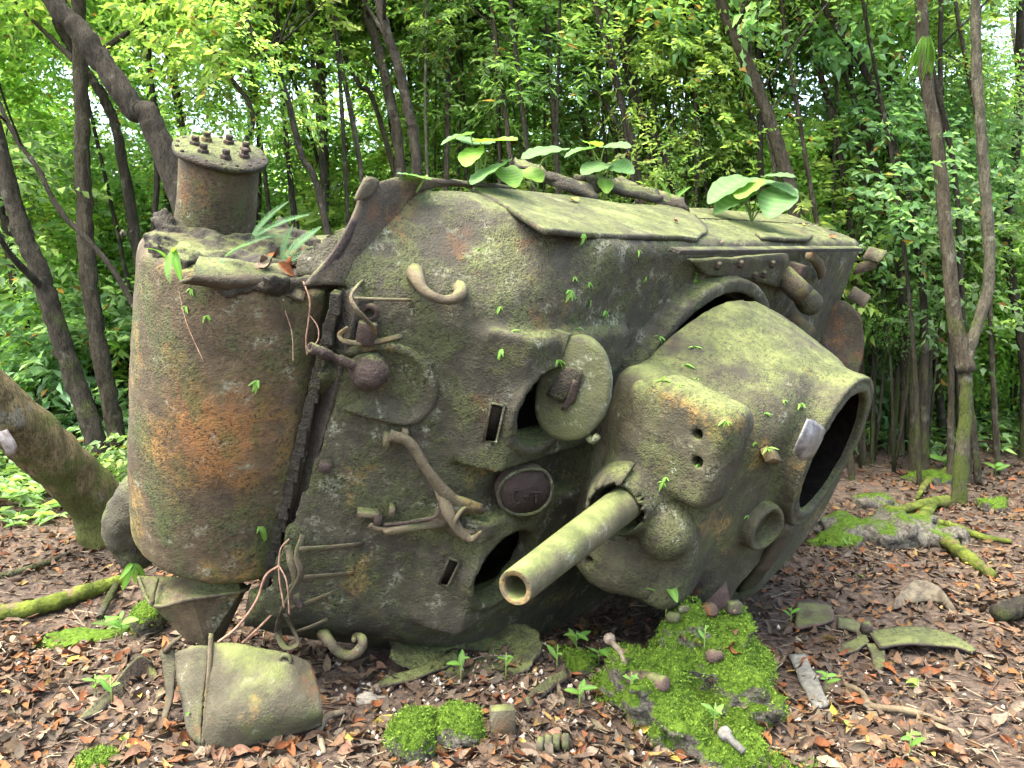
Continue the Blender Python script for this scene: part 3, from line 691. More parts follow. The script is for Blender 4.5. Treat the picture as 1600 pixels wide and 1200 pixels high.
# tow cable of thin roots hanging in front of the flange
# ------------------------------------------------------------------ ground
def gz(x, y):
    x = np.asarray(x, float); y = np.asarray(y, float)
    P = np.stack([x, y, np.zeros_like(x)], -1)
    z = .050 * fbm(P, .9, 2, 41) + .016 * fbm(P, 4.5, 3, 42)
    z = z +   .10 * sstep(5.3, 4.15, y) * sstep(.9, -.2, x) + .05 * sstep(5.6, 4.4, y) * sstep(-.2, .9, x)
    z = z + 2.2 * sstep(18, 60, y) * sstep(-20, 14, x) + .8 * sstep(13, 32, y)
    z = z + .5 * sstep(5, 12, x) * sstep(3, 12, y) + .25 * sstep(-5, -12, x)
    z = z - .10 * np.exp(-((x - .35) ** 2 / .5 + (y - 5.4) ** 2 / .5))
    return z
def spread(a, b, fine0, fine1, st, g=1.22):
    c = list(np.arange(fine0, fine1, st)); s = st
    while c[-1] < b: s = min(s * g, 30); c.append(c[-1] + s)
    s = st; lo = [fine0]
    while lo[-1] > a: s = min(s * g, 30); lo.append(lo[-1] - s)
    return np.array(lo[:0:-1] + c)
gx, gy = spread(-400, 400, -4.5, 6.5, .045), spread(-200, 500, 2.9, 11.5, .045)
GX, GY = np.meshgrid(gx, gy, indexing='ij')
GZ = gz(GX, GY)
GZ = GZ + np.where((GY > 2.5) & (GY < 12), .008 * fbm(np.stack([GX, GY, GZ], -1), 16, 2, 6), 0)
n1, n2 = GX.shape
ii = (np.arange(n1 - 1)[:, None] * n2 + np.arange(n2 - 1)[None]).ravel()
kS = NT('forest_soil'); p_ = kS.pos()
a1, a2, a3 = kS.noise(p_, 3.0, 6, .65), kS.noise(p_, 22, 7, .7), kS.noise(p_, 90, 5, .7)
cS = kS.mix(kS.ramp(a2, .36, .64), (.042, .032, .024), (.112, .086, .064))
cS = kS.mix(kS.ramp(a3, .62, .72), cS, (.30, .25, .20))
cS = kS.mix(kS.mul(kS.ramp(a1, .55, .70), kS.ramp(a3, .4, .6)), cS, (.15, .080, .045))
M_SOIL = kS.done(cS, .95, kS.mul(a2, kS.mul(a3, .6), 'ADD'), .8, .03, .15)
ground = obj('ground', (np.stack([GX, GY, GZ], -1).reshape(-1, 3), np.stack([ii, ii + n2, ii + n2 + 1, ii + 1], 1)), M_SOIL, kind='structure',
             label='brown forest floor strewn with dead leaves')
def gpt(px, py, off=0.0):
    p = G(px, py)
    for _ in range(4): p = G(px, py, float(gz(p[0], p[1])))
    p[2] += off; return p

# ------------------------------------------------------------------ dead leaves
PAL = np.array([(.150, .098, .070), (.185, .110, .070), (.110, .076, .060), (.25, .115, .045), (.21, .150, .105), (.23, .085, .042), (.150, .122, .100), (.30, .20, .08), (.30, .245, .17)]) * np.array([.80, .82, .70])
PW = np.array([.20, .14, .20, .08, .12, .05, .15, .03, .03])
def leafgrid(nl=5, w=.36, curl=.3, bend=.3, tw=0.0, shape=.85):
    """one leaf of unit length: (nl*3) vertices"""
    t = np.linspace(0, 1, nl); hw = w * np.power(np.sin(np.pi * np.clip(t * .96 + .02, 0, 1)), shape) * .5
    V = np.zeros((nl, 3, 3))
    for j, s in enumerate((-1, 0, 1)):
        V[:, j, 0] = t; V[:, j, 1] = s * hw; V[:, j, 2] = abs(s) * hw * curl * 2 + bend * (t - .5) ** 2 * 2 - bend * .15 + tw * s * hw * (t - .5) * 4
    F = [(i * 3 + j, (i + 1) * 3 + j, (i + 1) * 3 + j + 1, i * 3 + j + 1) for i in range(nl - 1) for j in (0, 1)]
    return V.reshape(-1, 3), np.array(F)
def scatter_leaves(P, N, rng, size, pal, pw, nl=4, wr=(.34, .55), curl=(.0, .8), bend=(-.5, .7), tilt=.45):
    n = len(P); base, F = leafgrid(nl, 1, 0, 0); k = len(base)
    t = base[:, 0]; s = np.sign(np.round(base[:, 1], 6)); hwv = np.abs(base[:, 1])
    w = rng.uniform(*wr, n)[:, None]; c = rng.uniform(*curl, n)[:, None]; b = rng.uniform(*bend, n)[:, None]; tw = rng.uniform(-1, 1, n)[:, None]
    L = np.stack([np.broadcast_to(t - .5, (n, k)), s * hwv * w * (1 - .25 * c), hwv * w * c * 1.1 + b * (t - .5) ** 2 * 2 + tw * s * hwv * w * (t - .5) * 2], -1)
    L = L * size[:, None, None]
    az = rng.uniform(0, 2 * np.pi, n); u = N + tilt * rng.normal(size=(n, 3)); u /= np.linalg.norm(u, axis=1, keepdims=True)
    e = np.stack([np.cos(az), np.sin(az), np.zeros(n)], -1); e -= u * (e * u).sum(1, keepdims=True); e /= np.linalg.norm(e, axis=1, keepdims=True)
    f = np.cross(u, e)
    V = P[:, None] + L[..., 0:1] * e[:, None] + L[..., 1:2] * f[:, None] + L[..., 2:3] * u[:, None]
    ci = rng.choice(len(pal), n, p=np.array(pw) / np.sum(pw)); col = pal[ci] * rng.uniform(.35, .95, (n, 1))
    F = (F[None] + (np.arange(n) * k)[:, None, None]).reshape(-1, 4)
    return V.reshape(-1, 3), F, np.repeat(col, k, 0), ci
kD = NT('dead_leaf'); at_ = kD.n('ShaderNodeAttribute', attribute_name='col').outputs['Color']; pn = kD.noise(kD.pos(), 60, 4, .6)
M_DEAD = kD.done(kD.mix(kD.ramp(pn, .35, .6, .45, 0), at_, (.03, .02, .015)), .85, pn, .3, .004, .15)
rng = np.random.default_rng(11)
def ground_sample(n):
    """points on the floor, more of them near the viewer"""
    y = 2.3 + 10.7 * rng.random(n) ** 1.35; x = (rng.random(n) * 2 - 1) * (y * .70 + .4)
    return x, y
def on_tank_foot(x, y):
    q = w2t(np.stack([x, y, np.full_like(x, .1)], -1)); return (q[:, 0] < -.5) & (q[:, 0] > -4.9) & (q[:, 2] > .5) & (q[:, 2] < 1.75)
def gnormal(x, y, e=.03):
    return np.stack([-(gz(x + e, y) - gz(x - e, y)) / (2 * e), -(gz(x, y + e) - gz(x, y - e)) / (2 * e), np.ones_like(x)], -1)
x, y = ground_sample(46000); k_ = ~on_tank_foot(x, y)
k_ &= (fbm(np.stack([x, y, x * 0], -1), 1.3, 2, 77) + rng.normal(size=len(x)) * .5 > -.55)
x, y = x[k_], y[k_]
P = np.stack([x, y, gz(x, y) + rng.uniform(.004, .03, len(x))], -1)
V, F, c, _ = scatter_leaves(P, gnormal(x, y), rng, (.025 + .09 * rng.random(len(x)) ** 1.4), PAL, PW, 4)
obj('leaf_litter', (V, F), M_DEAD, col=c, kind='stuff', label='layer of brown dead leaves covering the forest floor', category='leaf litter')
# twigs and chips in the litter
x, y = ground_sample(9000); k_ = ~on_tank_foot(x, y); x, y = x[k_], y[k_]; n = len(x)
L = rng.uniform(.03, .22, n); az = rng.uniform(0, 6.28, n); r = rng.uniform(.0015, .0045, n)
d = np.stack([np.cos(az), np.sin(az), rng.normal(size=n) * .12], -1); p0 = np.stack([x, y, gz(x, y) + .015], -1)
sd_ = np.stack([-np.sin(az), np.cos(az), 0 * az], -1); up_ = np.array([0, 0, 1.0])
prof = [(-1, 0), (.6, 1), (.6, -1)]
V = np.stack([p0 + d * (L * s)[:, None] + sd_ * (r * a)[:, None] + up_ * (r * b)[:, None] for s in (-.5, .5) for a, b in prof], 1)
F = np.array([(0, 1, 4, 3), (1, 2, 5, 4), (2, 0, 3, 5)]); F = (F[None] + (np.arange(n) * 6)[:, None, None]).reshape(-1, 4)
tc = np.array([(.09, .066, .045), (.17, .135, .09), (.06, .042, .03), (.24, .20, .13)])[rng.integers(0, 4, n)]
obj('twig_litter', (V.reshape(-1, 3), F), M_DEAD, col=np.repeat(tc, 6, 0), kind='stuff', label='fine twigs scattered among the dead leaves', category='twigs')
# pale coral gravel near the front of the wreck
x = rng.normal(-.15, 1.0, 900); y = 4.15 + rng.normal(0, .45, 900); k_ = ~on_tank_foot(x, y) & (y > 3.1); x, y = x[k_], y[k_]; n = len(x)
ico = np.array([(1, 0, 0), (-1, 0, 0), (0, 1, 0), (0, -1, 0), (0, 0, 1), (0, 0, -1)], float); icf = np.array([(0, 2, 4), (2, 1, 4), (1, 3, 4), (3, 0, 4), (2, 0, 5), (1, 2, 5), (3, 1, 5), (0, 3, 5)])
s_ = rng.uniform(.006, .022, n); V = np.stack([x, y, gz(x, y) + .01], -1)[:, None] + ico[None] * s_[:, None, None] * rng.uniform(.5, 1.2, (n, 6, 1))
F = (icf[None] + (np.arange(n) * 6)[:, None, None]).reshape(-1, 3)
obj('gravel', (V.reshape(-1, 3), F), plain('coral_gravel', (.22, .18, .14), (.42, .37, .30), 20), sm=False, kind='stuff', label='pale gravel chips among the leaves below the hull', category='gravel')
# the largest leaves lie singly
KIND_ = [('brown', 'curled brown dead leaf lying on the forest floor', 'brown leaves on the floor', (.21, .12, .075)),
         ('russet', 'russet orange dead leaf lying on the forest floor', 'russet leaves on the floor', (.27, .10, .036)),
         ('grey', 'greyish tan dead leaf lying on the forest floor', 'tan leaves on the floor', (.22, .175, .12)),
         ('yellow', 'yellow fallen leaf lying on the forest floor', 'yellow leaves on the floor', (.52, .40, .075)),
         ('green', 'fallen leaf still green lying on the forest floor', 'green leaves on the floor', (.22, .36, .06))]
leaf_me = {}
for ki, (nm, lab, grp, c) in enumerate(KIND_):
    for v in range(4):
        r_ = np.random.default_rng(ki * 10 + v)
        V, F = leafgrid(7, r_.uniform(.36, .55), r_.uniform(.1, .7), r_.uniform(-.2, .6), r_.uniform(-.7, .7))
        V = V - [.5, 0, 0]; V[:, 2] -= V[:, 2].min()
        V2 = np.vstack([V, [[.5, .006, V[-2, 2]], [.72, .004, V[-2, 2] - .02], [.72, -.004, V[-2, 2] - .02], [.5, -.006, V[-2, 2]]]])
        F2 = F.tolist() + [(21, 22, 23, 24)]
        leaf_me[ki, v] = mesh_np('fallen_leaf', V2, F2, True, np.array(c) * r_.uniform(.45, .85))
spots = []
while len(spots) < 230:
    py = 1190 - 330 * rng.random() ** 1.7; px = rng.uniform(5, 1595); p = gpt(px, py)
    if on_tank_foot(p[None, 0], p[None, 1])[0]: continue
    spots.append(p)
def fz(p):
    d = MC.T @ (np.array(p) - EYE); px, py = 800 + FPX * d[0] / d[2], 600 + FPX * d[1] / d[2]
    row = 'on the floor at the bottom edge ' if py > 1140 else ('on the floor ' if py > 1020 else 'on the floor farther back ')
    for lim, nm in ((130, 'in the left corner'), (270, 'left of the bent mudguard'), (520, 'beside the bent mudguard'), (760, 'in front of the hull'), (930, 'left of the large boulder'), (1240, 'beside the large boulder'), (1400, 'right of the large boulder')):
        if px < lim: return row + nm
    return row + 'at the right side'
for i, p in enumerate(spots):
    ki = int(rng.choice(5, p=[.40, .24, .20, .12, .04])); o = link('fallen_leaf', leaf_me[ki, i % 4], M_DEAD, None, label=KIND_[ki][1].replace('lying on the forest floor', fz(p)), category='leaf', group=KIND_[ki][2])
    s = rng.uniform(.07, .125) * (.85 if ki > 2 else 1); o.scale = (s, s, s); o.location = (p[0], p[1], p[2] + .012); o.rotation_euler = (rng.normal() * .3, rng.normal() * .3, rng.uniform(0, 6.28))
# ------------------------------------------------------------------ forest
def quads_leaves(P, D, U, Ls, ws, fold=.25, droop=.15):
    """diamond leaves with a folded midrib: base P, direction D, up U"""
    S = np.cross(U, D); S /= np.linalg.norm(S, axis=1, keepdims=True) + 1e-9; U = np.cross(D, S)
    L_, w_ = Ls[:, None], ws[:, None]
    m = P + D * L_ * .45
    V = np.stack([P, m - S * w_ * .5 + U * w_ * fold, P + D * L_ - U * L_ * droop, m + S * w_ * .5 + U * w_ * fold], 1)
    n = len(P); b = np.arange(n)[:, None] * 4
    F = np.concatenate([b + [0, 1, 2], b + [0, 2, 3]]); return V.reshape(-1, 3), F
def unit(v): return v / (np.linalg.norm(v, axis=-1, keepdims=True) + 1e-9)
def foliage(seed, twigs, per, rad, L, wratio, pal, up=.6, shell=.5, tw_len=.45, droop=.2):
    r = np.random.default_rng(seed)
    nb = max(5, twigs // 14)
    blob = unit(r.normal(size=(nb, 3))) * r.uniform(shell, 1, (nb, 1)) * np.array(rad)
    br = r.uniform(.25, .45, nb) * min(rad)
    bi = r.integers(0, nb, twigs)
    c = blob[bi] + unit(r.normal(size=(twigs, 3))) * (br[bi] * r.uniform(.4, 1.15, twigs))[:, None]
    td = unit(c / np.array(rad) * .7 + r.normal(size=(twigs, 3)) * .6 + [0, 0, .05])
    t = np.tile(np.linspace(0.05, 1, per), twigs); ti = np.repeat(np.arange(twigs), per)
    Pq = c[ti] + td[ti] * (t * tw_len * r.uniform(.7, 1.2, twigs)[ti])[:, None] - np.array([0, 0, 1.]) * (t ** 2 * .10 * tw_len)[:, None]
    sidev = unit(np.cross(td, [0, 0, 1.0]))[ti] * np.where(np.arange(len(ti)) % 2, 1, -1)[:, None]
    D = unit(td[ti] * .55 + sidev * .8 + r.normal(size=(len(ti), 3)) * .28 + [0, 0, -droop])
    U = unit(np.array([0, 0, 1.]) * up + r.normal(size=(len(ti), 3)) * .45)
    Ls = L * r.uniform(.65, 1.25, len(ti)); V, F = quads_leaves(Pq, D, U, Ls, Ls * wratio * r.uniform(.8, 1.2, len(ti)))
    ci = r.choice(len(pal), twigs); dead = r.random(len(ti)) < .02; col = np.array(pal)[ci][ti] * r.uniform(.7, 1.3, (len(ti), 1))
    col[dead] = (.26, .15, .05)
    return V, F, np.repeat(col, 4, 0)
GREENS = [(0.13, 0.229, 0.06), (0.177, 0.3, 0.085), (0.098, 0.178, 0.055), (0.231, 0.354, 0.108), (0.145, 0.256, 0.081)]
PALE = [(0.187, 0.316, 0.14), (0.147, 0.265, 0.117), (0.118, 0.218, 0.087), (0.24, 0.369, 0.177)]
BRIGHT = [(0.238, 0.39, 0.105), (0.291, 0.443, 0.122), (0.185, 0.325, 0.084), (0.355, 0.484, 0.145)]
M_LEAF = leafmat('canopy_leaf', trans=.68, rough=.45)
M_SHRUB = leafmat('shrub_leaf', trans=.45, rough=.36)
FT = []
for i, (tw, per, rad, L, wr, pal) in enumerate([(360, 11, (1.3, 1.2, 1.1), .095, .46, BRIGHT), (360, 11, (1.5, 1.2, 1.0), .080, .44, GREENS), (330, 12, (1.1, 1.2, 1.4), .105, .40, BRIGHT),
                                               (350, 11, (1.4, 1.4, .9), .09, .5, GREENS), (260, 12, (1.2, 1.0, 1.2), .13, .42, BRIGHT), (200, 10, (1.3, 1.1, 1.1), .15, .24, GREENS), (260, 9, (1.3, 1.2, 1.0), .12, .52, PALE), (380, 12, (1.2, 1.3, 1.1), .07, .48, GREENS)]):
    V, F, c = foliage(50 + i, tw, per, rad, L, wr, pal); FT.append(mesh_np('crown', V, F, False, c))
FS = []
for i, (tw, per, rad, L, wr, pal) in enumerate([(170, 10, (.8, .7, .75), .13, .42, PALE), (150, 10, (.7, .7, .9), .15, .40, PALE), (190, 9, (.9, .8, .6), .11, .45, GREENS), (150, 12, (.7, .8, .7), .17, .34, PALE), (130, 8, (.7, .7, .7), .15, .5, PALE)]):
    V, F, c = foliage(90 + i, tw, per, rad, L, wr, pal, up=.9, shell=.35, tw_len=.35); FS.append(mesh_np('foliage', V, F, False, c))

def bark(name, a, b, lich, moss, sc=9):
    k = NT(name); p = k.pos(); v = k.stretch(p, (1, 1, .25)); f1 = k.noise(v, sc * 2.2, 7, .7); f2 = k.noise(p, sc * .6, 5, .6); f3 = k.noise(p, sc * .35, 4, .6)
    c = k.mix(k.ramp(f1, .32, .66), a, b)
    c = k.mix(k.mul(k.ramp(f2, .58, .66), lich), c, (.20, .20, .15))
    z = k.n('ShaderNodeSeparateXYZ', {0: p}).outputs[2]
    c = k.mix(k.mul(k.ramp(k.mul(f3, k.mul(z, -.10), 'ADD'), .48 - .15 * moss, .62 - .15 * moss), min(1, moss)), c, (.075, .105, .018))
    f4 = k.noise(k.stretch(p, (1, 1, .35)), sc * 9, 4, .75)
    c = k.mix(k.ramp(f4, .52, .36, 0, .75), c, tuple(v * .4 for v in a))
    return k.done(c, .92, k.mul(f1, k.mul(f4, .8), 'ADD'), 1.0, .05, .2)
M_BARKD = bark('dark_bark', (.020, .018, .012), (.062, .055, .037), .35, .5)
M_BARKB = bark('brown_bark', (.034, .029, .018), (.100, .086, .057), .45, .5)
M_BARKP = bark('pale_bark', (.045, .042, .027), (.14, .13, .088), .8, .9)
M_BARKM = bark('mossy_bark', (.10, .08, .036), (.26, .21, .10), .8, .8)
rf = np.random.default_rng(5)
def zone(p):
    d = MC.T @ (np.array(p) - EYE); px = 800 + FPX * d[0] / d[2]
    for lim, nm in ((60, 'at the left edge'), (230, 'left of the bolted drum'), (470, 'behind the bolted drum'), (700, 'behind the bow of the wreck'), (900, 'above the middle of the hull'), (1100, 'behind the splinters on the hull'), (1300, 'behind the rear of the hull'), (1450, 'left of the forked tree'), (1540, 'behind the forked tree')):
        if px < lim: return nm
    return 'at the right edge'
def add_crown(par, p, s, k, mat=None, name='crown', src=None):
    o = link(name, (src or FT)[k % len(src or FT)], mat or M_LEAF, par); o.location = p - np.array(par.location); o.scale = (s, s, s); o.rotation_euler = (rf.normal() * .2, rf.normal() * .2, rf.uniform(0, 6.28)); return o
def tree(pts, Y, w, mat, label, crowns=3, group=None, top=2.6, low=.0, cs=1.0, limbs=2, name='tree', crange=(.35, 1.0)):
    """trunk measured through photo pixels at distance Y; runs on down to the floor and up past the frame"""
    Ys = Y if isinstance(Y, (list, tuple)) else [Y] * len(pts)
    P = [W(px, py, yy) for (px, py), yy in zip(pts, Ys)]
    g0 = float(gz(P[0][0], P[0][1]))
    if P[0][2] > g0 + .08:
        d = P[0] - P[1]; d = d / max(.2, abs(d[2])); hgt = P[0][2] - g0
        q = P[0] + d * hgt * .5; q[2] = g0 - .12; q[0] = P[0][0] + np.clip(q[0] - P[0][0], -1.5, 1.5); P = [q] + P
    else: P[0][2] = g0 - .1
    d = unit(P[-1] - P[-2]); 
    if top: P.append(P[-1] + d * top * .5 + np.array([0, 0, top * .3])); P.append(P[-1] + d * top * .35 + np.array([0, 0, top * .35]))
    P = np.array(P); m0 = w * Y_(Ys) / FPX / 2 * .64
    rr = np.interp(np.linspace(0, 1, len(P)), [0, .08, .7, 1], [1.5, 1.08, .85, .35]) * m0
    root = thing(name, P[0], label=label, category='tree')
    if group: root['group'] = group
    obj('trunk', (lambda vf: (vf[0] - P[0], vf[1]))(tube(P, rr, 10, 12 * len(P), .26, int(abs(P[0][0]) * 10))), mat, root)
    C = catmull(P, 40); hs = C[:, 2]
    tr = np.interp(np.linspace(0, 1, 40), np.linspace(0, 1, len(P)), rr)
    for q in range(limbs):
        i = int(40 * rf.uniform(.45, .85)); a = rf.uniform(0, 6.28); l_ = rf.uniform(.8, 1.7)
        e1 = C[i] + np.array([math.cos(a) * .5, math.sin(a) * .5, .45]) * l_; e2 = e1 + np.array([math.cos(a + .4) * .4, math.sin(a + .4) * .4, .45]) * l_
        vf = tube([C[i], e1, e2], [tr[i] * .5, tr[i] * .32, tr[i] * .12], 7, 12, .12, q); obj('limb', (vf[0] - P[0], vf[1]), mat, root)
    for q in range(crowns):
        i = int(39 * (crange[0] + (crange[1] - crange[0]) * (q + rf.random()) / crowns)); p = C[i] + rf.normal(size=3) * [.9, .5, .35] + [0, 1.5, 0]
        p[2] = min(max(p[2], float(gz(p[0], p[1])) + 1.6), CAMH + p[1] * .33 + .5)
        add_crown(root, p, rf.uniform(.75, 1.1) * cs, int(rf.integers(0, 99)))
    return root
def Y_(Ys): return Ys[len(Ys) // 2]

# -- trunks that can be told apart
tree([(262, 250), (205, 165), (130, 55), (70, -25)], 7.2, 56, M_BARKD, 'thick dark trunk leaning left behind the bolted drum', 3, cs=.95, top=2.2, limbs=1, crange=(.6, 1))
t = tree([(150, 690), (104, 560), (62, 425), (22, 320)], 8.2, 48, M_BARKD, 'dark brown trunk leaning left beyond the fallen mossy trunk', 3, crange=(.6, 1))
tree([(182, 680), (158, 560), (138, 430), (130, 280), (126, 110)], 8.6, 40, M_BARKB, 'reddish brown upright trunk just left of the transmission cover', 3, crange=(.6, 1))
tree([(62, 600), (30, 480), (12, 360), (-6, 250)], 9.6, 26, M_BARKD, 'dark trunk at the left edge of the picture', 2, crange=(.5, 1))
tree([(205, 470), (95, 330), (60, 265), (0, 165)], 7.8, 13, M_BARKD, 'thin dark stem crossing left of the big leaning trunk', 1, cs=.7, crange=(.8, 1), limbs=3)
tree([(195, 270), (165, 160), (120, 90), (80, 20), (60, -20)], 9.0, 22, M_BARKD, 'dark branching stem behind the big leaning trunk', 2, crange=(.6, 1))
tree([(330, 330), (395, 190), (345, 100), (290, -10)], 8.5, 12, M_BARKB, 'slim pale brown stem bending left above the drum', 2, crange=(.7, 1))
tree([(505, 330), (470, 240), (440, 130), (362, -15)], 8.3, 15, M_BARKD, 'slim dark stem bending left between drum and hull', 2, crange=(.7, 1))
tree([(508, 340), (505, 220), (500, 100), (497, -10)], 10.2, 22, M_BARKP, 'pale straight trunk between drum and hull', 3, crange=(.55, 1))
tree([(600, 210), (560, 130), (525, 60), (488, -15)], 9.5, 11, M_BARKB, 'thin brown stem leaning left above the folded plate', 2, crange=(.7, 1))
tree([(625, 260), (612, 170), (595, 90), (568, -15)], 9.2, 24, M_BARKB, 'brown trunk behind the hull, left one of a close pair', 3, crange=(.6, 1))
tree([(652, 270), (640, 180), (618, 90), (588, -15)], 8.4, 24, M_BARKD, 'dark trunk behind the hull, right one of a close pair', 3, crange=(.65, 1))
tree([(640, 140), (644, 60), (648, -15)], 11.5, 13, M_BARKB, 'thin straight stem above the pair of trunks', 2, crange=(.5, 1))
tree([(985, 255), (915, 125), (870, 70), (795, -15)], 9.4, 11, M_BARKB, 'thin stem leaning far left above the hull side', 2, crange=(.7, 1))
tree([(972, 280), (945, 170), (915, 80), (882, -15)], 9.8, 14, M_BARKB, 'brown stem above the hull, leftmost of a cluster of three', 2, crange=(.6, 1))
tree([(1000, 300), (968, 150), (945, 60), (928, -15)], 9.0, 16, M_BARKB, 'brown stem above the hull, middle one of a cluster of three', 2, crange=(.6, 1))
tree([(1052, 290), (995, 170), (975, 80), (955, -15)], 9.3, 18, M_BARKD, 'dark stem above the hull, rightmost of a cluster of three', 2, crange=(.6, 1))
tree([(1118, 300), (1085, 150), (1062, 70), (1038, -15)], 10.6, 12, M_BARKP, 'slim pale stem left of the broad leaves on the hull', 2, crange=(.6, 1))
tree([(1193, 280), (1155, 130), (1130, 60), (1110, -15)], 9.6, 15, M_BARKB, 'slim brown stem close beside the straight leaning trunk', 2, crange=(.6, 1))
tree([(1246, 360), (1222, 250), (1188, 150), (1150, 60), (1122, -15)], 8.8, 30, M_BARKB, 'straight leaning trunk behind the broad leaves on the hull', 3, crange=(.65, 1))
tree([(1340, 470), (1318, 280), (1292, 150), (1262, 60), (1235, -15)], 9.6, 15, M_BARKB, 'brown stem rising behind the rear corner of the hull', 2, crange=(.6, 1))
tree([(1425, 640), (1405, 420), (1368, 260), (1318, 110), (1262, -15)], 9.4, 15, M_BARKB, 'long slim stem bowing left behind the tank rear', 2, crange=(.65, 1))
tree([(1445, 690), (1440, 430), (1402, 250), (1352, 110), (1278, -15)], 9.0, 19, M_BARKD, 'dark bowed stem standing left of the forked tree', 2, crange=(.65, 1))
tree([(1410, 690), (1398, 480), (1385, 260), (1366, 90), (1360, -15)], 10.4, 12, M_BARKB, 'thin upright stem between the bowed stems', 2, crange=(.6, 1))
tree([(1470, 640), (1440, 360), (1412, 200), (1395, 90), (1376, -15)], 10.8, 17, M_BARKD, 'dark upright stem behind the forked tree', 2, crange=(.6, 1))
fork = tree([(1497, 785), (1508, 650), (1512, 560), (1545, 440), (1540, 300), (1528, 140), (1524, -15)], 8.0, 27, M_BARKP, 'forked tree with pale blotched bark and mossy foot', 3, crange=(.75, 1), limbs=1)
vf = tube([W(1510, 580, 8.0), W(1492, 500, 8.05), W(1482, 400, 8.1), W(1465, 230, 8.2), W(1445, 110, 8.3), W(1438, -15, 8.4), W(1425, -200, 8.5)], [.085, .07, .065, .06, .062, .058, .04], 10, 50, .14, 9)
obj('second_stem', (vf[0] - np.array(fork.location), vf[1]), M_BARKB, fork)
tree([(1600, 560), (1575, 380), (1590, 200), (1596, -15)], 9.8, 22, M_BARKD, 'dark trunk at the right edge of the picture', 3, crange=(.5, 1))
# -- thin bare stems in front of the leaves
for i in range(46):
    px = 230 + 1360 * ((i * .618034) % 1); Yd = rf.uniform(8.7, 10.6); ln_ = rf.normal(-60, 50); x_ = (px - 800) / FPX * Yd
    dd = MC.T @ (np.array([x_, Yd, float(gz(x_, Yd))]) - EYE); py0 = 600 + FPX * dd[1] / dd[2]
    tree([(px, py0), (px + ln_ * .1 + rf.normal() * 8, py0 * .7), (px + ln_ * .5 + rf.normal() * 10, py0 * .35), (px + ln_, -20)], Yd, rf.uniform(7, 15), [M_BARKD, M_BARKB, M_BARKD, M_BARKP][i % 4], ('thin dark bare stem ' if i % 4 in (0, 2) else 'thin brown bare stem ' if i % 4 == 1 else 'thin pale bare stem ') + zone((x_, Yd, 1)), 1, 'thin bare stems in front of the leaves', limbs=2, crange=(.85, 1), cs=.7)
# fallen trunk leaning on the far side of the wreck, broken at the left
P = [W(175, 815, 6.6), W(150, 785, 6.5), W(90, 720, 6.2), (W(20, 655, 5.9)), W(-70, 575, 5.6), W(-190, 480, 5.3)]
P[0][2] = max(.02, P[0][2] - .3)
log = thing('leaning_trunk', P[0], label='thick fallen trunk with yellow green moss leaning up at the left', category='tree trunk')
vf = tube(P, [.23, .215, .205, .20, .195, .19], 20, 60, .10, 3); obj('trunk', (vf[0] - P[0], vf[1]), M_BARKM, log)
wv = np.array(W(14, 690, 5.70)); obj('broken_wood', sheet(patch([[W(-4, 676, 5.64) - P[0], W(8, 672, 5.64) - P[0]], [W(0, 690, 5.64) - P[0], W(22, 692, 5.66) - P[0]], [W(12, 712, 5.70) - P[0], W(20, 714, 5.72) - P[0]]], 6, 5), .02, 3, .02), plain('split_wood', (.14, .12, .10), (.30, .28, .26), 20), log, label='pale split wood at a break')
# -- trees of the stand behind, too alike to tell apart
for i in range(46):
    Yd = rf.uniform(10.5, 22); x_ = rf.uniform(-.66, .66) * Yd * 1.15
    if Yd < 12 and abs(x_) < 5 and rf.random() < .5: Yd += 3
    if i % 3: continue
    px = 800 + FPX * x_ / Yd; ln_ = rf.normal(-.05, .08) * 600
    b = gz(x_, Yd); dd = MC.T @ (np.array([x_, Yd, float(b)]) - EYE); py0 = 600 + FPX * dd[1] / dd[2]
    px0 = 800 + FPX * dd[0] / dd[2]
    tree([(px0, py0), (px0 + ln_ * .25, py0 * .62), (px0 + ln_ * .7, py0 * .25), (px0 + ln_, -20)], Yd, rf.uniform(9, 17) * 10 / Yd * 1.2, [M_BARKD, M_BARKB, M_BARKB, M_BARKP][int(rf.integers(0, 4))],
         ('slim tree standing deep in the forest ' if Yd > 15 else 'slim tree in the middle of the forest ') + zone((x_, Yd, 1)), 3, 'slim trees deep in the forest', cs=1.25, limbs=1, crange=(.25, 1.0))
# -- saplings and shrubs
def shrub(p, s, k, label, group, src=None, mat=None, h=None, name='shrub'):
    root = thing(name, p, label=label, category='shrub', group=group)
    hh = h or s * .75
    add_crown(root, np.array(p) + [0, 0, hh], s, k, mat or M_SHRUB, 'foliage', src or FS)
    vs_ = [tube([(0, 0, -.05), (rf.normal() * .1, rf.normal() * .1, hh * .6), (rf.normal() * .3 * s, rf.normal() * .3 * s, hh * 1.2)], [.018, .013, .006], 6, 6) for _ in range(3)]
    obj('stem', join(*vs_), M_BARKB, root)
    return root
for i in range(64):
    Yd = rf.uniform(7.6, 15.5); x_ = rf.uniform(-.70, .70) * Yd
    q = w2t((x_, Yd, 1.0))
    if -5.4 < q[0] < .8 and -1.6 < q[1] : 
        if q[2] > 0.2 and q[2] < 3.2: continue
    if x_ > 1.5 and Yd < 10.6 - max(0, (x_ - 6)) * .8: continue
    if x_ < 0 and Yd < 8.0: continue
    s = rf.uniform(.75, 1.35); p = np.array([x_, Yd, float(gz(x_, Yd))])
    shrub(p, s, i, ('large leafy shrub in the undergrowth ' if s > 1.05 else 'small leafy shrub in the undergrowth ') + zone(p), 'shrubs of the undergrowth')
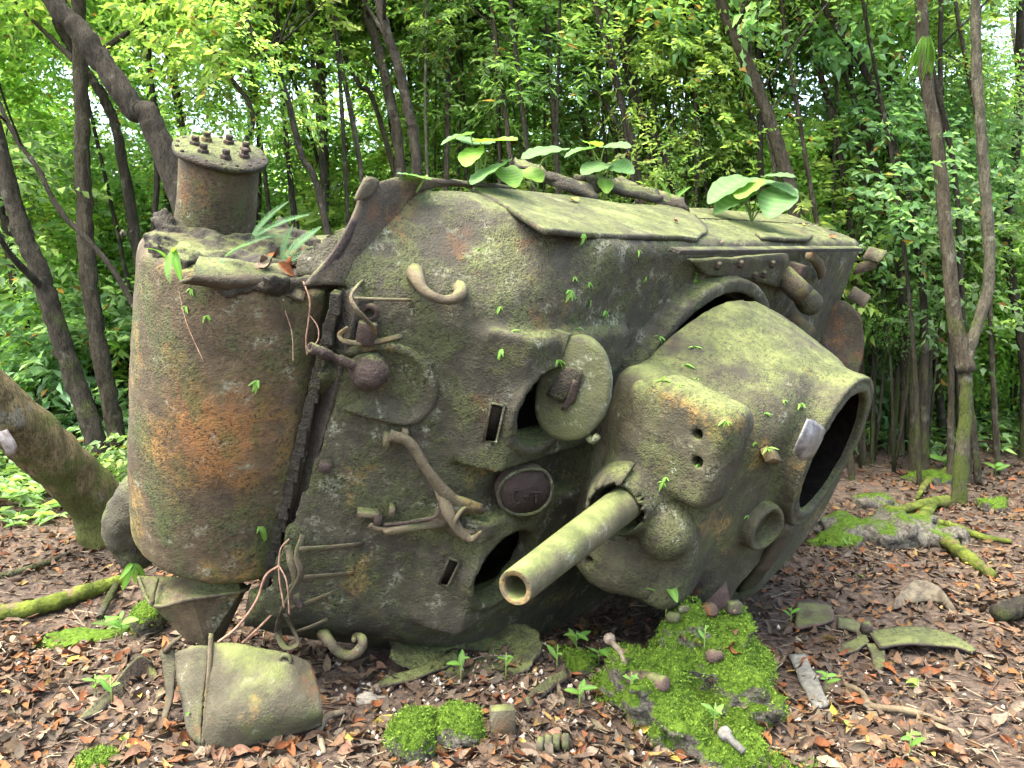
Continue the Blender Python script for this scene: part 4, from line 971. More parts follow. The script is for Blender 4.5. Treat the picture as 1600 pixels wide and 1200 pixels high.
for i in range(140):                                      # taller saplings that close the view
    Yd = rf.uniform(10.6, 13.2) if i < 84 else rf.uniform(12.5, 18); x_ = (((i * .618034) % 1) * 1.44 - .72) * Yd
    if i >= 104: Yd = rf.uniform(9.4, 10.6); x_ = (-.16 + .72 * ((i * .618034) % 1)) * Yd
    p = np.array([x_, Yd, float(gz(x_, Yd))])
    k_hi = rf.random() * (.42 if x_ / Yd < -.22 else .62)
    if i >= 104: k_hi = rf.uniform(.15, 1.0)
    shrub(p, rf.uniform(.9, 1.35) if i < 104 else rf.uniform(.55, .85), i, ('tall slender leafy sapling ' if k_hi > .5 else 'low slender leafy sapling ') + ('deep in the forest ' if Yd > 12.5 else 'among the trunks ') + zone(p), 'saplings among the trunks', FT, M_LEAF, 1.2 + 4.2 * k_hi, 'sapling')
# -- wood beyond, one mass
r = np.random.default_rng(77); parts = []
n = 22000; Yd = r.uniform(19, 30, n); X_ = r.uniform(-.85, .85, n) * Yd; Z_ = gz(X_, Yd) + r.uniform(.1, 1, n) ** .8 * 5.0
keep = fbm(np.stack([X_, Yd, Z_], -1), .45, 3, 5) > np.where((X_ < -3) & (Z_ > 4), 0.34, np.where(Z_ > 2.4, .32, -.2)); P = np.stack([X_, Yd, Z_], -1)[keep]; n = len(P)
Ls = r.uniform(.22, .42, n); V, F = quads_leaves(P, unit(r.normal(size=(n, 3)) + [0, 0, -.3]), unit(r.normal(size=(n, 3)) * .5 + [0, 0, .7]), Ls, Ls * .5)
obj('distant_wood', (V, F), M_LEAF, sm=False, col=np.repeat(np.array(GREENS + BRIGHT)[r.integers(0, 9, n)] * r.uniform(.7, 1.3, (n, 1)), 4, 0), kind='stuff', label='mass of green foliage of the farther forest', category='forest')
# -- low green cover at the edge of the clearing
n = 9000; Yd = r.uniform(7.2, 15, n); X_ = r.uniform(-.72, .72, n) * Yd
kp = np.where(X_ < -1, Yd > 7.4 + r.normal(size=n) * .4, Yd > 10.4 + r.normal(size=n) * .6 - np.clip(X_ - 6.5, 0, 2))
q = w2t(np.stack([X_, Yd, np.full(n, .6)], -1)); kp &= ~((q[:, 0] > -5.2) & (q[:, 0] < .5) & (q[:, 2] > .2) & (q[:, 2] < 3))
X_, Yd = X_[kp], Yd[kp]; n = len(X_); m = 6
P = np.repeat(np.stack([X_, Yd, gz(X_, Yd) + r.uniform(.02, .30, n)], -1), m, 0); az = r.uniform(0, 6.28, n * m)
D = unit(np.stack([np.cos(az), np.sin(az), r.uniform(-.1, .7, n * m)], -1)); Ls = r.uniform(.08, .20, n * m)
V, F = quads_leaves(P, D, unit(np.array([0, 0, 1.]) + r.normal(size=(n * m, 3)) * .2), Ls, Ls * r.uniform(.22, .42, n * m), .15, .35)
obj('ground_cover', (V, F), M_SHRUB, sm=False, col=np.repeat(np.array(PALE + BRIGHT[:2])[r.integers(0, 6, n * m)] * r.uniform(.7, 1.2, (n * m, 1)), 4, 0), kind='stuff', label='low green plants covering the floor at the clearing edge', category='ground cover')
# ------------------------------------------------------------------ rocks, scrap and wood round the wreck
M_MOSSR = plain('bright_moss', (.085, .145, .018), (.185, .270, .035), 16, .9, .95, spec=.1, dist=.03)
def stonemat(name, lo, hi):
    kR = NT(name); p_ = kR.pos(); n_a, n_b, n_c = kR.noise(p_, 5, 6, .65), kR.noise(p_, 40, 6, .7), kR.noise(p_, 11, 5, .6)
    st = kR.mix(kR.ramp(n_b, .35, .65), (.055, .050, .038), (.16, .15, .12))
    mo = kR.mix(kR.ramp(n_b, .35, .62), (.032, .062, .007), (.080, .140, .015))
    mf = kR.ramp(kR.mul(kR.mul(kR.upness(), .42), kR.mul(n_a, .9), 'ADD'), lo, hi)
    return kR.done(kR.mix(mf, st, mo), .95, kR.mul(n_b, kR.mul(n_c, 1.2), 'ADD'), .9, .03, .1)
M_ROCK, M_ROCKD = stonemat('mossy_stone', .42, .58), stonemat('thinly_mossed_stone', .72, .90)
kT = NT('moss_tuft'); at_ = kT.n('ShaderNodeAttribute', attribute_name='col').outputs['Color']; M_TUFT = kT.done(at_, .9, spec=.1)
def rock(name, c, blobs, label, h=.018, tufts=0, mat=None, group=None, flat=1.0, seed=1, cat='rock', ns=.045):
    """lumpy stone from overlapping blobs (offset, radii); moss tufts grow on its upper faces"""
    c = np.array(c, float); B = [(np.array(o), np.array(r)) for o, r in blobs]
    lo = np.min([o - r for o, r in B], 0) - .08; hi = np.max([o + r for o, r in B], 0) + .08
    def f(X, Y, Z):
        d = None
        for o, r in B:
            e = (np.power(np.abs((X - o[0]) / r[0]) ** 2.6 + np.abs((Y - o[1]) / r[1]) ** 2.6 + np.abs((Z - o[2]) / r[2]) ** 2.6, 1 / 2.6) - 1) * min(r)
            d = e if d is None else smin(d, e, .025)
        return d + ns * fbm(np.stack([X, Y, Z], -1) + c, 5.5, 3, seed)
    V, F = cast(f, lo, hi, h, ((.010, 22, 2), (.006, 48, 2)), 1, seed)
    root = thing(name, c, label=label, category=cat)
    if group: root['group'] = group
    obj('stone', (V, F), mat or M_ROCK, root)
    if tufts:
        r = np.random.default_rng(seed + 5); N = vnormals(V, F); w = np.clip(N[:, 2] + .45, 0, 1) * (fbm(V + c, 5, 3, 3) > -.7); idx = r.choice(len(V), tufts, p=w / w.sum())
        P = V[idx] + r.normal(size=(tufts, 3)) * h * .5; D = unit(N[idx] * .8 + r.normal(size=(tufts, 3)) * .55); L_ = r.uniform(.006, .018, tufts)
        S = unit(np.cross(D, r.normal(size=(tufts, 3)))) * (L_ * .22)[:, None]
        T = np.stack([P - S, P + S, P + D * L_[:, None]], 1).reshape(-1, 3)
        cl = np.array([(.050, .098, .010), (.085, .155, .017), (.125, .20, .026), (.034, .07, .009)])[r.integers(0, 4, tufts)] * r.uniform(.8, 1.2, (tufts, 1))
        obj('moss', (T, np.arange(tufts * 3).reshape(-1, 3)), M_TUFT, root, sm=False, col=np.repeat(cl, 3, 0), kind='stuff')
    return root
bc0 = gpt(1078, 1128)
boulder = rock('mossy_boulder', bc0, [((.08, .16, .12), (.21, .18, .34)), ((.25, .16, .12), (.16, .18, .35)), ((.24, -.04, .05), (.16, .15, .27)), ((-.24, .0, .02), (.15, .22, .28)), ((-.10, -.20, .03), (.17, .15, .17)), ((.10, -.26, -.03), (.15, .15, .12)), ((-.02, .05, .05), (.15, .15, .20)), ((-.36, .12, .0), (.08, .12, .14))],
               'large boulder thick with bright green moss in front of the turret', .014, 42000, seed=3, ns=.075)
rock('mossy_stone', gpt(645, 1165), [((0, 0, .03), (.12, .12, .12)), ((.03, .04, .05), (.10, .08, .10))], 'pale stone with moss on top at the bottom edge of the picture', .012, 3500, seed=6, ns=.03)
rock('mossy_stone', gpt(715, 1150), [((0, 0, .02), (.10, .09, .10))], 'smaller mossy stone right beside the pale mossy stone', .012, 2500, seed=7, ns=.03)
rock('mossy_stone', gpt(1200, 1195), [((0, 0, -.02), (.16, .10, .07)), ((.14, -.05, -.02), (.10, .07, .06))], 'low spread of moss at the foot of the large boulder', .016, 5000, seed=8, ns=.03)
rock('mossy_stone', gpt(900, 1040), [((0, 0, .0), (.10, .10, .09)), ((-.05, .1, .0), (.07, .07, .06))], 'small mossy stone left of the large boulder', .012, 2000, seed=9, ns=.03)
rock('mossy_stone', gpt(150, 1196), [((0, 0, .0), (.10, .06, .04))], 'small cushion of moss at the lower left edge', .012, 1500, seed=10, ns=.02)
rock('flat_rock', gpt(1400, 838), [((0, 0, .04), (.34, .24, .15)), ((-.42, .05, .03), (.24, .2, .11)), ((.25, -.15, .02), (.22, .14, .1))], 'dark flat rock with thin moss beside the turret', .025, 300, M_ROCKD, seed=11)
rock('mossy_mound', gpt(1365, 795), [((0, 0, .0), (.20, .14, .12)), ((.18, .08, -.02), (.11, .11, .08))], 'green mossy mound touching the turret bottom', .020, 900, M_ROCKD, seed=12)
rock('mossy_mound', gpt(1448, 752), [((0, 0, .02), (.20, .16, .10))], 'rounded green cushion left of the forked tree', .02, 900, seed=13)
rock('mossy_mound', gpt(1552, 797), [((0, 0, .04), (.15, .12, .08))], 'small green cushion right of the forked tree', .02, 600, seed=14)
rock('flat_rock', gpt(1310, 850), [((0, 0, .02), (.22, .14, .09))], 'low dark rock under the turret hatch', .025, 0, seed=15)
rock('flat_rock', gpt(128, 1000), [((0, 0, -.01), (.24, .13, .055))], 'flat grey stone lying left of the wreck', .02, 0, seed=16, ns=.02)
rock('mossy_stone', gpt(232, 985), [((0, 0, .03), (.09, .12, .13))], 'mossy stone against the cone below the transmission cover', .014, 2000, seed=17, ns=.03)
rock('mossy_stone', gpt(1372, 1035), [((0, 0, -.01), (.07, .05, .05))], 'tiny mossy stone beside the long metal shard', .012, 900, seed=18, ns=.015, ) if False else None
rock('pale_stone', gpt(574, 1095), [((0, 0, 0), (.07, .05, .04)), ((.09, .02, 0), (.04, .04, .03))], 'pale whitish stone lying in front of the hull', .012, 0, plain('pale_limestone', (.14, .13, .10), (.27, .25, .20), 14), seed=19, ns=.02)

def world_sheet(name, ctrl, nu, nv, th, mat, label, cat, wob=.01, seed=1, parent=None, group=None):
    g = patch(ctrl, nu, nv); kw = {} if parent else dict(label=label, category=cat)
    o = obj(name, sheet(g, th, seed, wob), mat, parent, **kw)
    if group: o['group'] = group
    return o
M_SCRAP = steel('scrap_steel', (0.095, 0.088, 0.052), rust=.35, ochre=.3, olive=.6, grey=.3, moss=.2, dark=.2, crust=.6, streak=.15)
M_SCRAPD = steel('dark_scrap', (0.085, 0.065, 0.05), rust=.3, ochre=.2, olive=.4, grey=.15, moss=.3, dark=.4, crust=.8, streak=.1)
M_SCRAPR = steel('red_scrap', (0.13, 0.085, 0.065), rust=.4, ochre=.2, olive=.15, grey=.2, moss=.1, dark=.3, crust=.6, streak=.1)
# bent mudguard standing on edge
b = gpt(350, 1172); Yb = b[1]
mud = thing('bent_mudguard', b, label='bent sheet steel mudguard standing on edge at the lower left', category='mudguard')
def rel(q): return np.asarray(q) - b
ct = [[W(328, 1005, Yb + .22), W(370, 1006, Yb + .19), W(440, 1018, Yb + .16), W(486, 1034, Yb + .20)],
      [W(324, 1060, Yb + .10), W(370, 1060, Yb + .05), W(446, 1066, Yb + .04), W(498, 1078, Yb + .09)],
      [W(320, 1125, Yb + .02), W(360, 1125, Yb - .04), W(440, 1120, Yb - .02), W(502, 1112, Yb + .04)],
      [W(316, 1168, Yb + .0), W(352, 1176, Yb - .02), W(430, 1158, Yb + .02), W(502, 1134, Yb + .08)]]
obj('main_panel', sheet(rel(patch(ct, 22, 26)), .010, 2, .008), M_SCRAP, mud)
ct = [[W(272, 1020, Yb + .30), W(298, 1010, Yb + .26), W(322, 1006, Yb + .22)], [W(282, 1080, Yb + .20), W(300, 1080, Yb + .15), W(318, 1080, Yb + .10)], [W(294, 1150, Yb + .08), W(304, 1158, Yb + .05), W(314, 1164, Yb + .02)]]
obj('side_panel', sheet(rel(patch(ct, 18, 8)), .010, 5, .014), M_SCRAP, mud)
obj('edge_strap', tube([rel(W(330, 990, Yb + .22)), rel(W(326, 1060, Yb + .09)), rel(W(318, 1168, Yb - .01))], .012, 8, 16, .1, 3, .5), M_FIT, mud)
ct = [[W(250, 1018, Yb + .36), W(274, 1018, Yb + .34)], [W(258, 1080, Yb + .30), W(270, 1082, Yb + .28)], [W(252, 1150, Yb + .20), W(264, 1158, Yb + .2)]]
obj('torn_strip', sheet(rel(patch(ct, 16, 5)), .010, 8, .018), M_SCRAP, mud)
obj('torn_strip', tube([rel(W(258, 1018, Yb + .35)), rel(W(270, 1005, Yb + .33)), rel(W(284, 994, Yb + .34))], [.016, .012, .008], 6, 8, .2), M_FIT, mud)
qh = rel(W(446, 1031, Yb + .135)); obj('hole_rim', lathe([(.030, -.01), (.032, .012), (.018, .016), (.016, -.01)], (0, -1, .15), qh, 18, .003, 3), M_SCRAP, mud)
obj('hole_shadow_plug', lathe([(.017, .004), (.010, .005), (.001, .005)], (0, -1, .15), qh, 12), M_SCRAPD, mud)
# dark curved plate
b1 = gpt(130, 1135)
ct = [[gpt(120, 1135, .02), W(170, 1075, b1[1] + .22), W(215, 1025, b1[1] + .46), W(240, 1032, b1[1] + .50)], [gpt(150, 1128, .03), W(188, 1078, b1[1] + .26), W(225, 1042, b1[1] + .46), W(246, 1046, b1[1] + .50)], [gpt(160, 1120, .0), W(196, 1090, b1[1] + .26), W(228, 1062, b1[1] + .44), gpt(248, 1062, .0)]]
world_sheet('curved_plate', ct, 12, 22, .012, M_SCRAPD, 'dark curved scrap plate lying left of the bent mudguard', 'scrap metal', .012, 4)
# torn plate with a hole under the gun
def torn(X, Y, Z):
    P_ = np.stack([X, Y, Z], -1)
    e = np.abs(Z - .05 - .14 * X ** 2 * 4 - .22 * (Y + .0) + .02 * fbm(P_, 4, 2, 4)) - .012
    e = np.maximum(e, np.power(np.abs(X / .40) ** 3 + np.abs(Y / .26) ** 3, 1 / 3.) * .3 - .3 + .05 * fbm(P_, 5, 3, 9))
    return np.maximum(e, -(np.sqrt(((X + .02) / 1.6) ** 2 + ((Y + .03) / .8) ** 2) - .065 + .02 * fbm(P_, 9, 2, 3)))
b2 = gpt(735, 1030); b2[2] -= .02
o = obj('torn_plate', cast(torn, (-.5, -.35, -.12), (.5, .35, .3), .013, ((.006, 20, 2),), 1, 4), M_DARKS, label='dark torn plate with a hole lying under the gun muzzle', category='scrap metal'); o.location = b2
b3 = gpt(640, 1064); world_sheet('metal_strip', [[gpt(590, 1072, .015), gpt(650, 1060, .05), gpt(710, 1030, .06)], [gpt(592, 1082, .01), gpt(655, 1070, .03), gpt(722, 1040, .03)]], 5, 20, .012, M_SCRAPD, 'dark narrow metal strip in front of the torn plate', 'scrap metal', .012, 4)
# scrap on the right
def pl2(*q): return [gpt(a, c, z) for a, c, z in q]
world_sheet('scrap_plate', [pl2((1246, 955, .06), (1272, 953, .05), (1300, 955, .03)), pl2((1242, 975, .05), (1272, 978, .07), (1302, 975, .05)), pl2((1240, 990, .02), (1275, 990, .06), (1300, 985, .08))], 8, 14, .014, M_SCRAPR, 'reddish brown flat scrap plate right of the large boulder', 'scrap metal', .014, 5)
world_sheet('scrap_plate', [pl2((1308, 975, .04), (1330, 978, .04), (1345, 985, .04)), pl2((1308, 988, .03), (1328, 992, .03), (1342, 996, .03))], 5, 8, .014, M_SCRAP, 'small greenish scrap plate next to the reddish one', 'scrap metal', .008, 6)
sh = thing('metal_shards', gpt(1365, 1020), label='long greenish metal blades riveted together lying on the leaves', category='scrap metal'); rb = np.array(sh.location)
def rl(g): return [[p - rb for p in row] for row in g]
for nm, g in (('long_blade', [pl2((1358, 1006, .08), (1420, 1002, .09), (1490, 1008, .05), (1525, 1022, .02)), pl2((1372, 1030, .08), (1430, 1028, .08), (1490, 1026, .05), (1520, 1028, .01))]),
              ('short_blade', [pl2((1306, 1020, .04), (1335, 1012, .06), (1352, 1004, .07)), pl2((1318, 1032, .03), (1340, 1026, .05), (1358, 1014, .06))]),
              ('stub', [pl2((1352, 1018, .06), (1362, 1035, .05), (1368, 1055, .03)), pl2((1378, 1018, .06), (1384, 1035, .05), (1386, 1050, .03))])):
    obj(nm, sheet(patch(rl(g), 7, 22), .014, 4, .016), M_SCRAPD, sh)
obj('pivot', lathe([(.035, -.02), (.035, .03), (.02, .045), (.005, .046)], (.1, -.2, 1), gpt(1352, 1006, .09) - rb, 14, .003), M_SCRAPD, sh)
world_sheet('bark_piece', [pl2((1394, 955, .01), (1425, 945, .02), (1465, 946, .02), (1495, 962, .0)), pl2((1400, 945, .05), (1425, 932, .09), (1462, 936, .08), (1492, 956, .02)), pl2((1405, 938, .0), (1428, 928, .05), (1460, 930, .05), (1488, 950, .0))], 9, 22, .014, plain('rotten_bark', (.05, .042, .03), (.13, .115, .075), 18, .8), 'curved piece of dark bark lying on the leaves at right', 'bark', .014, 5)
world_sheet('wooden_board', [pl2((1232, 1035, .03), (1250, 1070, .025), (1275, 1112, .015)), pl2((1258, 1032, .03), (1278, 1068, .03), (1300, 1108, .02))], 5, 18, .022, plain('grey_board', (.10, .10, .085), (.20, .20, .16), 25, .8), 'grey weathered board beside the large boulder', 'board', .010, 6)
def rod(name, pts, r, mat, label, cat, seg=10, n=30, rough=.18, group=None):
    kw = dict(label=label, category=cat)
    if group: kw['group'] = group
    return obj(name, tube(pts, r, seg, n, rough, len(label)), mat, **kw)
M_LOGM = plain('mossy_log_bark', (.05, .07, .014), (.15, .19, .03), 9, .9, .95, (.16, .11, .07), .1, .03)
rod('fallen_log', [gpt(-30, 975, .05), gpt(60, 962, .06), gpt(140, 936, .06), gpt(192, 918, .05)], [.05, .055, .05, .04], M_LOGM, 'mossy fallen log lying at the left edge', 'log', 12)
rod('fallen_branch', [gpt(0, 905, .02), gpt(60, 890, .03), gpt(110, 870, .03)], [.02, .025, .015], M_BARKB, 'thin bare branch on the floor behind the mossy log', 'branch')
rod('fallen_branch', [gpt(155, 970, .02), gpt(170, 950, .06), gpt(182, 925, .05)], [.02, .026, .02], M_BARKD, 'short dark stick against the end of the mossy log', 'branch')
rod('fallen_log', [gpt(1556, 975, .07), gpt(1600, 968, .08), gpt(1680, 960, .08)], [.05, .07, .07], M_BARKD, 'dark log end reaching in at the right edge', 'log', 12)
for pts, rr_, lab in (([(1478, 792, .06), (1440, 800, .07), (1400, 805, .05), (1370, 790, .03)], [.06, .05, .04, .02], 'root of the forked tree running left over the rocks'),
                      ([(1462, 790, .05), (1435, 830, .05), (1470, 850, .05), (1510, 880, .05), (1552, 905, .02)], [.05, .05, .055, .055, .03], 'thick mossy root running down towards the viewer'),
                      ([(1480, 745, .08), (1450, 760, .06), (1432, 785, .04)], [.04, .04, .02], 'mossy root lying on the round green cushion'),
                      ([(1440, 820, .04), (1480, 828, .05), (1530, 845, .04), (1580, 850, .02)], [.03, .032, .03, .02], 'slim root running right below the forked tree')):
    rod('tree_root', [gpt(*q) for q in pts], rr_, M_LOGM, lab, 'root', 9, 30, .3)
rod('pale_root', [gpt(506, 1180, .01), gpt(500, 1150, .03), gpt(515, 1128, .03), gpt(538, 1118, .02)], [.012, .016, .018, .012], plain('pale_wood', (.12, .095, .06), (.22, .18, .12), 20), 'pale twisted root end lying in front of the mudguard', 'root')
rod('pale_root', [gpt(1320, 1075, .02), gpt(1345, 1090, .03), gpt(1362, 1112, .03), gpt(1420, 1120, .03), gpt(1480, 1135, .02)], [.014, .016, .018, .018, .012], plain('tan_wood', (.075, .058, .034), (.14, .112, .065), 16), 'tan root winding over the leaves at lower right', 'root')
rod('fallen_branch', [gpt(600, 1195, .02), gpt(650, 1188, .03), gpt(715, 1150, .02)], .008, M_BARKD, 'thin dark stick beside the small mossy stones', 'branch') if False else None
# pieces of the wreck set out on the boulder
BB = []
def tree_of(root):
    V_, F_ = [], []
    for o in [root] + list(root.children_recursive):
        if o.type != 'MESH': continue
        if o.get('kind') == 'stuff' or o.name.startswith(('bolt', 'rivet', 'stud')): continue
        n0 = len(V_); mw = (Matrix(o.parent.matrix_world) if o.parent else Matrix()) 
        BB.append(o); m = np.array(Matrix.Translation(root.location) if root is not tank else tank.matrix_basis)
        v = np.empty(len(o.data.vertices) * 3, np.float32); o.data.vertices.foreach_get('co', v); v = v.reshape(-1, 3) @ m[:3, :3].T + m[:3, 3]
        V_ += v.tolist(); F_ += [[i + n0 for i in p.vertices] for p in o.data.polygons]
    return BVHTree.FromPolygons(V_, F_)
bv_boulder, bv_tank = tree_of(boulder), tree_of(tank)
def hit(bv, px, py):
    d = Vector(ray(px, py)).normalized(); r = bv.ray_cast(Vector(EYE), d)
    return (np.array(r[0]), np.array(r[1])) if r[0] else (None, None)
def bp(px, py, off=0.0):
    p, n = hit(bv_boulder, px, py)
    if p is None: p = gpt(px, py) ; p = W(px, py, bc0[1] + .25)
    return p + np.array([0, 0, off])
q = bp(1108, 956); obj('domed_metal_piece', lathe([(.050, -.01), (.052, .004), (.049, .016), (.040, .032), (.022, .044), (.004, .048)], (0, 0, 1), q, 26, .003), M_SCRAPR, label='domed rusty cap sitting on the boulder', category='cap')
q = bp(1147, 958, .02); nb = thing('square_nut_block', q, label='square rusty block with a bolt sitting on the boulder', category='block')
obj('block', box((0, 0, .01), (.036, .028, .032), np.array(Matrix.Rotation(.2, 3, 'Z')), .25), M_SCRAP, nb); obj('bolt', lathe([(.014, 0), (.013, .012), (.004, .018)], (-.3, -1, .1), (-.008, -.03, .0), 12, .002), M_SCRAPR, nb)
q = W(1120, 945, bc0[1] + .50); world_sheet('angled_plate', [[W(1098, 925, q[1]), W(1134, 908, q[1] + .02)], [W(1103, 958, q[1]), W(1142, 955, q[1] + .02)]], 4, 5, .012, M_SCRAPR, 'upright rusty plate behind the domed cap', 'scrap metal', .004)
cb = thing('rusted_canister', bp(1015, 1072, .03), label='rusted canister with a long screw lying on the boulder', category='canister'); rb = np.array(cb.location)
c0, c1 = bp(984, 1068, .035) - rb, bp(1038, 1080, .035) - rb; axc = c1 - c0; lc_ = np.linalg.norm(axc)
obj('can', lathe([(.030, 0), (.042, .006), (.043, lc_ * .62), (.046, lc_ * .64), (.046, lc_ * .70), (.040, lc_ * .73), (.038, lc_), (.022, lc_ + .006)], axc, c0, 22, .006, 4), M_SCRAPR, cb)
obj('screw', tube([bp(984, 1062, .03) - rb, bp(970, 1030, .03) - rb, bp(955, 1012, .035) - rb], [.018, .014, .018], 8, 12, .3), plain('pale_rust', (.12, .095, .065), (.22, .19, .14), 30), cb)
obj('screw_head', lathe([(.02, -.02), (.032, 0), (.034, .02), (.02, .03)], bp(955, 1010, .04) - bp(970, 1030, .03), bp(955, 1012, .035) - rb, 10, .008), plain('pale_rust_2', (.14, .115, .08), (.26, .22, .165), 30), cb)
q = bp(1108, 1032, .015); obj('rusty_stub', lathe([(.018, -.02), (.036, 0), (.034, .03), (.026, .04), (.022, .06), (.012, .07)], (.8, -.2, .25), q, 14, .006), M_SCRAPR, label='rusty metal stub half sunk in the boulder moss', category='stub')
for (px, py), lab, s in (((1052, 968), 'lumpy metal bits on the boulder beside the large seedling', .032), ((1068, 955), 'dark nut on the boulder behind the lumpy metal bits', .025)):
    q = bp(px, py, .012); V_, F_ = box((0, 0, 0), (s, s * .8, s * .7), np.array(Matrix.Rotation(px, 3, 'Z')), .4); V_ = V_ + .006 * fbm(V_, 30, 2, 3)[:, None]; obj('metal_bit', (V_ + q, F_), M_SCRAP, label=lab, category='metal bit')
q = gpt(1142, 1168, .05); o = obj('pale_bolt', join(lathe([(.028, 0), (.032, .012), (.030, .04), (.018, .045), (.015, .14)], (.55, -.8, -.25), bp(1125, 1148, .02), 12, .006)), plain('whitish_corrosion', (.085, .08, .065), (.17, .165, .145), 30), label='pale corroded bolt lying at the foot of the boulder', category='bolt')
q = gpt(785, 1148); V_, F_ = box((0, 0, .055), (.055, .03, .075), np.array(Matrix.Rotation(.15, 3, 'Z')), .15); obj('rusty_block', (V_ + q, F_), M_SCRAP, label='upright rusty block with yellow lichen between the stones', category='block')
world_sheet('metal_strip', [pl2((820, 1105, .04), (845, 1085, .05), (885, 1062, .06)), pl2((828, 1115, .02), (855, 1095, .03), (890, 1072, .04))], 4, 14, .014, M_SCRAPD, 'dark bent strip left of the large boulder', 'scrap metal', .010, 7)
q = gpt(862, 1175, .03); cr = thing('corroded_cylinder', q, label='corroded ribbed cylinder lying at the bottom edge', category='cylinder')
for k in range(4): obj('segment', lathe([(.03, 0), (.036, .005), (.036, .028), (.03, .033)], (1, -.15, .02), (-.07 + k * .038, .01 * k, 0), 16, .006, k), M_SCRAP, cr)
# splinters and slabs on top of the hull, behind its edge
for ct, nm in (([(832, 262, -1.30, .35), (870, 285, -1.30, .45), (935, 302, -1.29, .75)], 0), ([(985, 292, -1.30, .5), (1020, 305, -1.3, .6), (1080, 325, -1.29, .8)], 1), ([(930, 288, -1.32, .3), (985, 300, -1.32, .4), (1040, 312, -1.31, .5)], 2)):
    P_ = [TP(px, py, 1, y) for px, py, y, z in ct]
    g = []
    for p in P_: g.append([p + np.array([0, 0, 0]), p + np.array([.0, -.05, -.07]), p + np.array([.0, -.03, -.18])])
    g = patch(g, 16, 8); g[:, 1::3] += np.array([0, -.015, 0])
    obj('skid_plate', sheet(g + np.array([0, .035, 0]), .03, nm, .022), M_DARKS, tank)
# ------------------------------------------------------------------ plants
def leafmesh(name, shape, w, n=9,  curl=.12, droop=.25, col=(.12, .22, .05), vein=True, seed=0):
    """blade of unit length along +x, with a midrib groove; shape gives half width at t"""
    t = np.linspace(0, 1, n); hw = np.array([shape(x) for x in t]) * w; s = np.array([-1, -.5, 0, .5, 1.])
    V = np.zeros((n, 5, 3)); V[..., 0] = t[:, None] - (.06 * np.abs(s) * (t[:, None] < .15)); V[..., 1] = hw[:, None] * s
    V[..., 2] = np.abs(s) * hw[:, None] * curl * 2 - droop * (t[:, None]) ** 2 + .012 * np.sin(t[:, None] * 26) * np.abs(s)
    F = [(i * 5 + j, (i + 1) * 5 + j, (i + 1) * 5 + j + 1, i * 5 + j + 1) for i in range(n - 1) for j in range(4)]
    c = np.tile(np.array(col), (n * 5, 1)); c = c * (1 + .35 * (np.abs(np.tile(s, n)) < .1))[:, None]; tt = np.repeat(np.arange(n), 5); c = c * np.where((tt + (np.abs(np.tile(s, n)) > .7)) % 3 == 0, 1.25, .92)[:, None] if n > 12 else c
    return mesh_np(name, V.reshape(-1, 3), F, True, c)
heart = lambda t: (np.sin(np.pi * min(1, t * .93 + .07)) ** .62) * (1 - .35 * t) * 1.05
lance = lambda t: np.sin(np.pi * np.clip(t * .94 + .03, 0, 1)) ** .8
strap = lambda t: np.sin(np.pi * np.clip(t * .85 + .12, 0, 1)) ** .6
M_PL = leafmat('broad_leaf', trans=.42, rough=.62, rnd=.25)
M_STEM = plain('green_stem', (.10, .15, .04), (.16, .22, .06), 20)
HEART = [leafmesh('leaf', heart, .40, 22, .05, .12, (.085, .17, .055)), leafmesh('leaf', heart, .38, 22, .12, .22, (.075, .155, .045)), leafmesh('leaf', heart, .36, 22, .08, .05, (.13, .25, .035))]
LANCE = [leafmesh('leaf', lance, .17, 9, .15, .20, (.085, .19, .03)), leafmesh('leaf', lance, .20, 9, .1, .35, (.11, .23, .035))]
STRAP = [leafmesh('leaf', strap, .10, 7, .2, .55, (.12, .25, .035)), leafmesh('leaf', strap, .13, 7, .15, .8, (.15, .28, .05))]
def place_leaf(par, base, tip, up, me, wscale=1.0, mat=None):
    """leaf child from base to tip, both in the plant's own frame"""
    base, tip = np.array(base, float), np.array(tip, float); d = tip - base; L_ = np.linalg.norm(d); d /= L_
    u = np.array(up, float); u = u - d * (u @ d); u /= np.linalg.norm(u) + 1e-9; s = np.cross(u, d)
    o = link('leaf', me, mat or M_PL, par); o.matrix_local = Matrix([[d[0] * L_, s[0] * L_ * wscale, u[0] * L_, base[0]], [d[1] * L_, s[1] * L_ * wscale, u[1] * L_, base[1]], [d[2] * L_, s[2] * L_ * wscale, u[2] * L_, base[2]], [0, 0, 0, 1]])
    return o
rp = np.random.default_rng(31)
def broad_plant(root_px, rootY, leaves, label):
    b = W(*root_px, rootY); r = thing('broad_leaved_plant', b, label=label, category='plant')
    for (bx, by, tx, ty, dy, k) in leaves:
        p0, p1 = W(bx, by, rootY) - b, W(tx, ty, rootY + dy) - b
        place_leaf(r, p0, p0 + (p1 - p0) * .88, (rp.normal() * .2, -.30 + rp.normal() * .15, 1), HEART[k % 3], 1.0)
        obj('stem', tube([(0, 0, -.05), p0 * .5 + np.array([rp.normal() * .03, .02, .02]), p0], [.006, .005, .003], 6, 8), M_STEM, r)
    return r
yt = lambda px, py: t2w(TP(px, py, 1, -1.28))[1]
broad_plant((650, 283), yt(650, 290), [(668, 280, 612, 262, -.1, 0)], 'plant with one broad leaf behind the folded hull edge')
broad_plant((745, 290), yt(745, 295) + .1, [(735, 210, 680, 216, -.1, 1), (735, 225, 758, 208, .3, 0), (750, 222, 815, 214, -.25, 2), (742, 232, 726, 262, -.2, 2), (785, 255, 728, 282, -.25, 0), (790, 262, 808, 295, -.2, 2)], 'bright broad leaved plant growing on the hull left of the splinters')
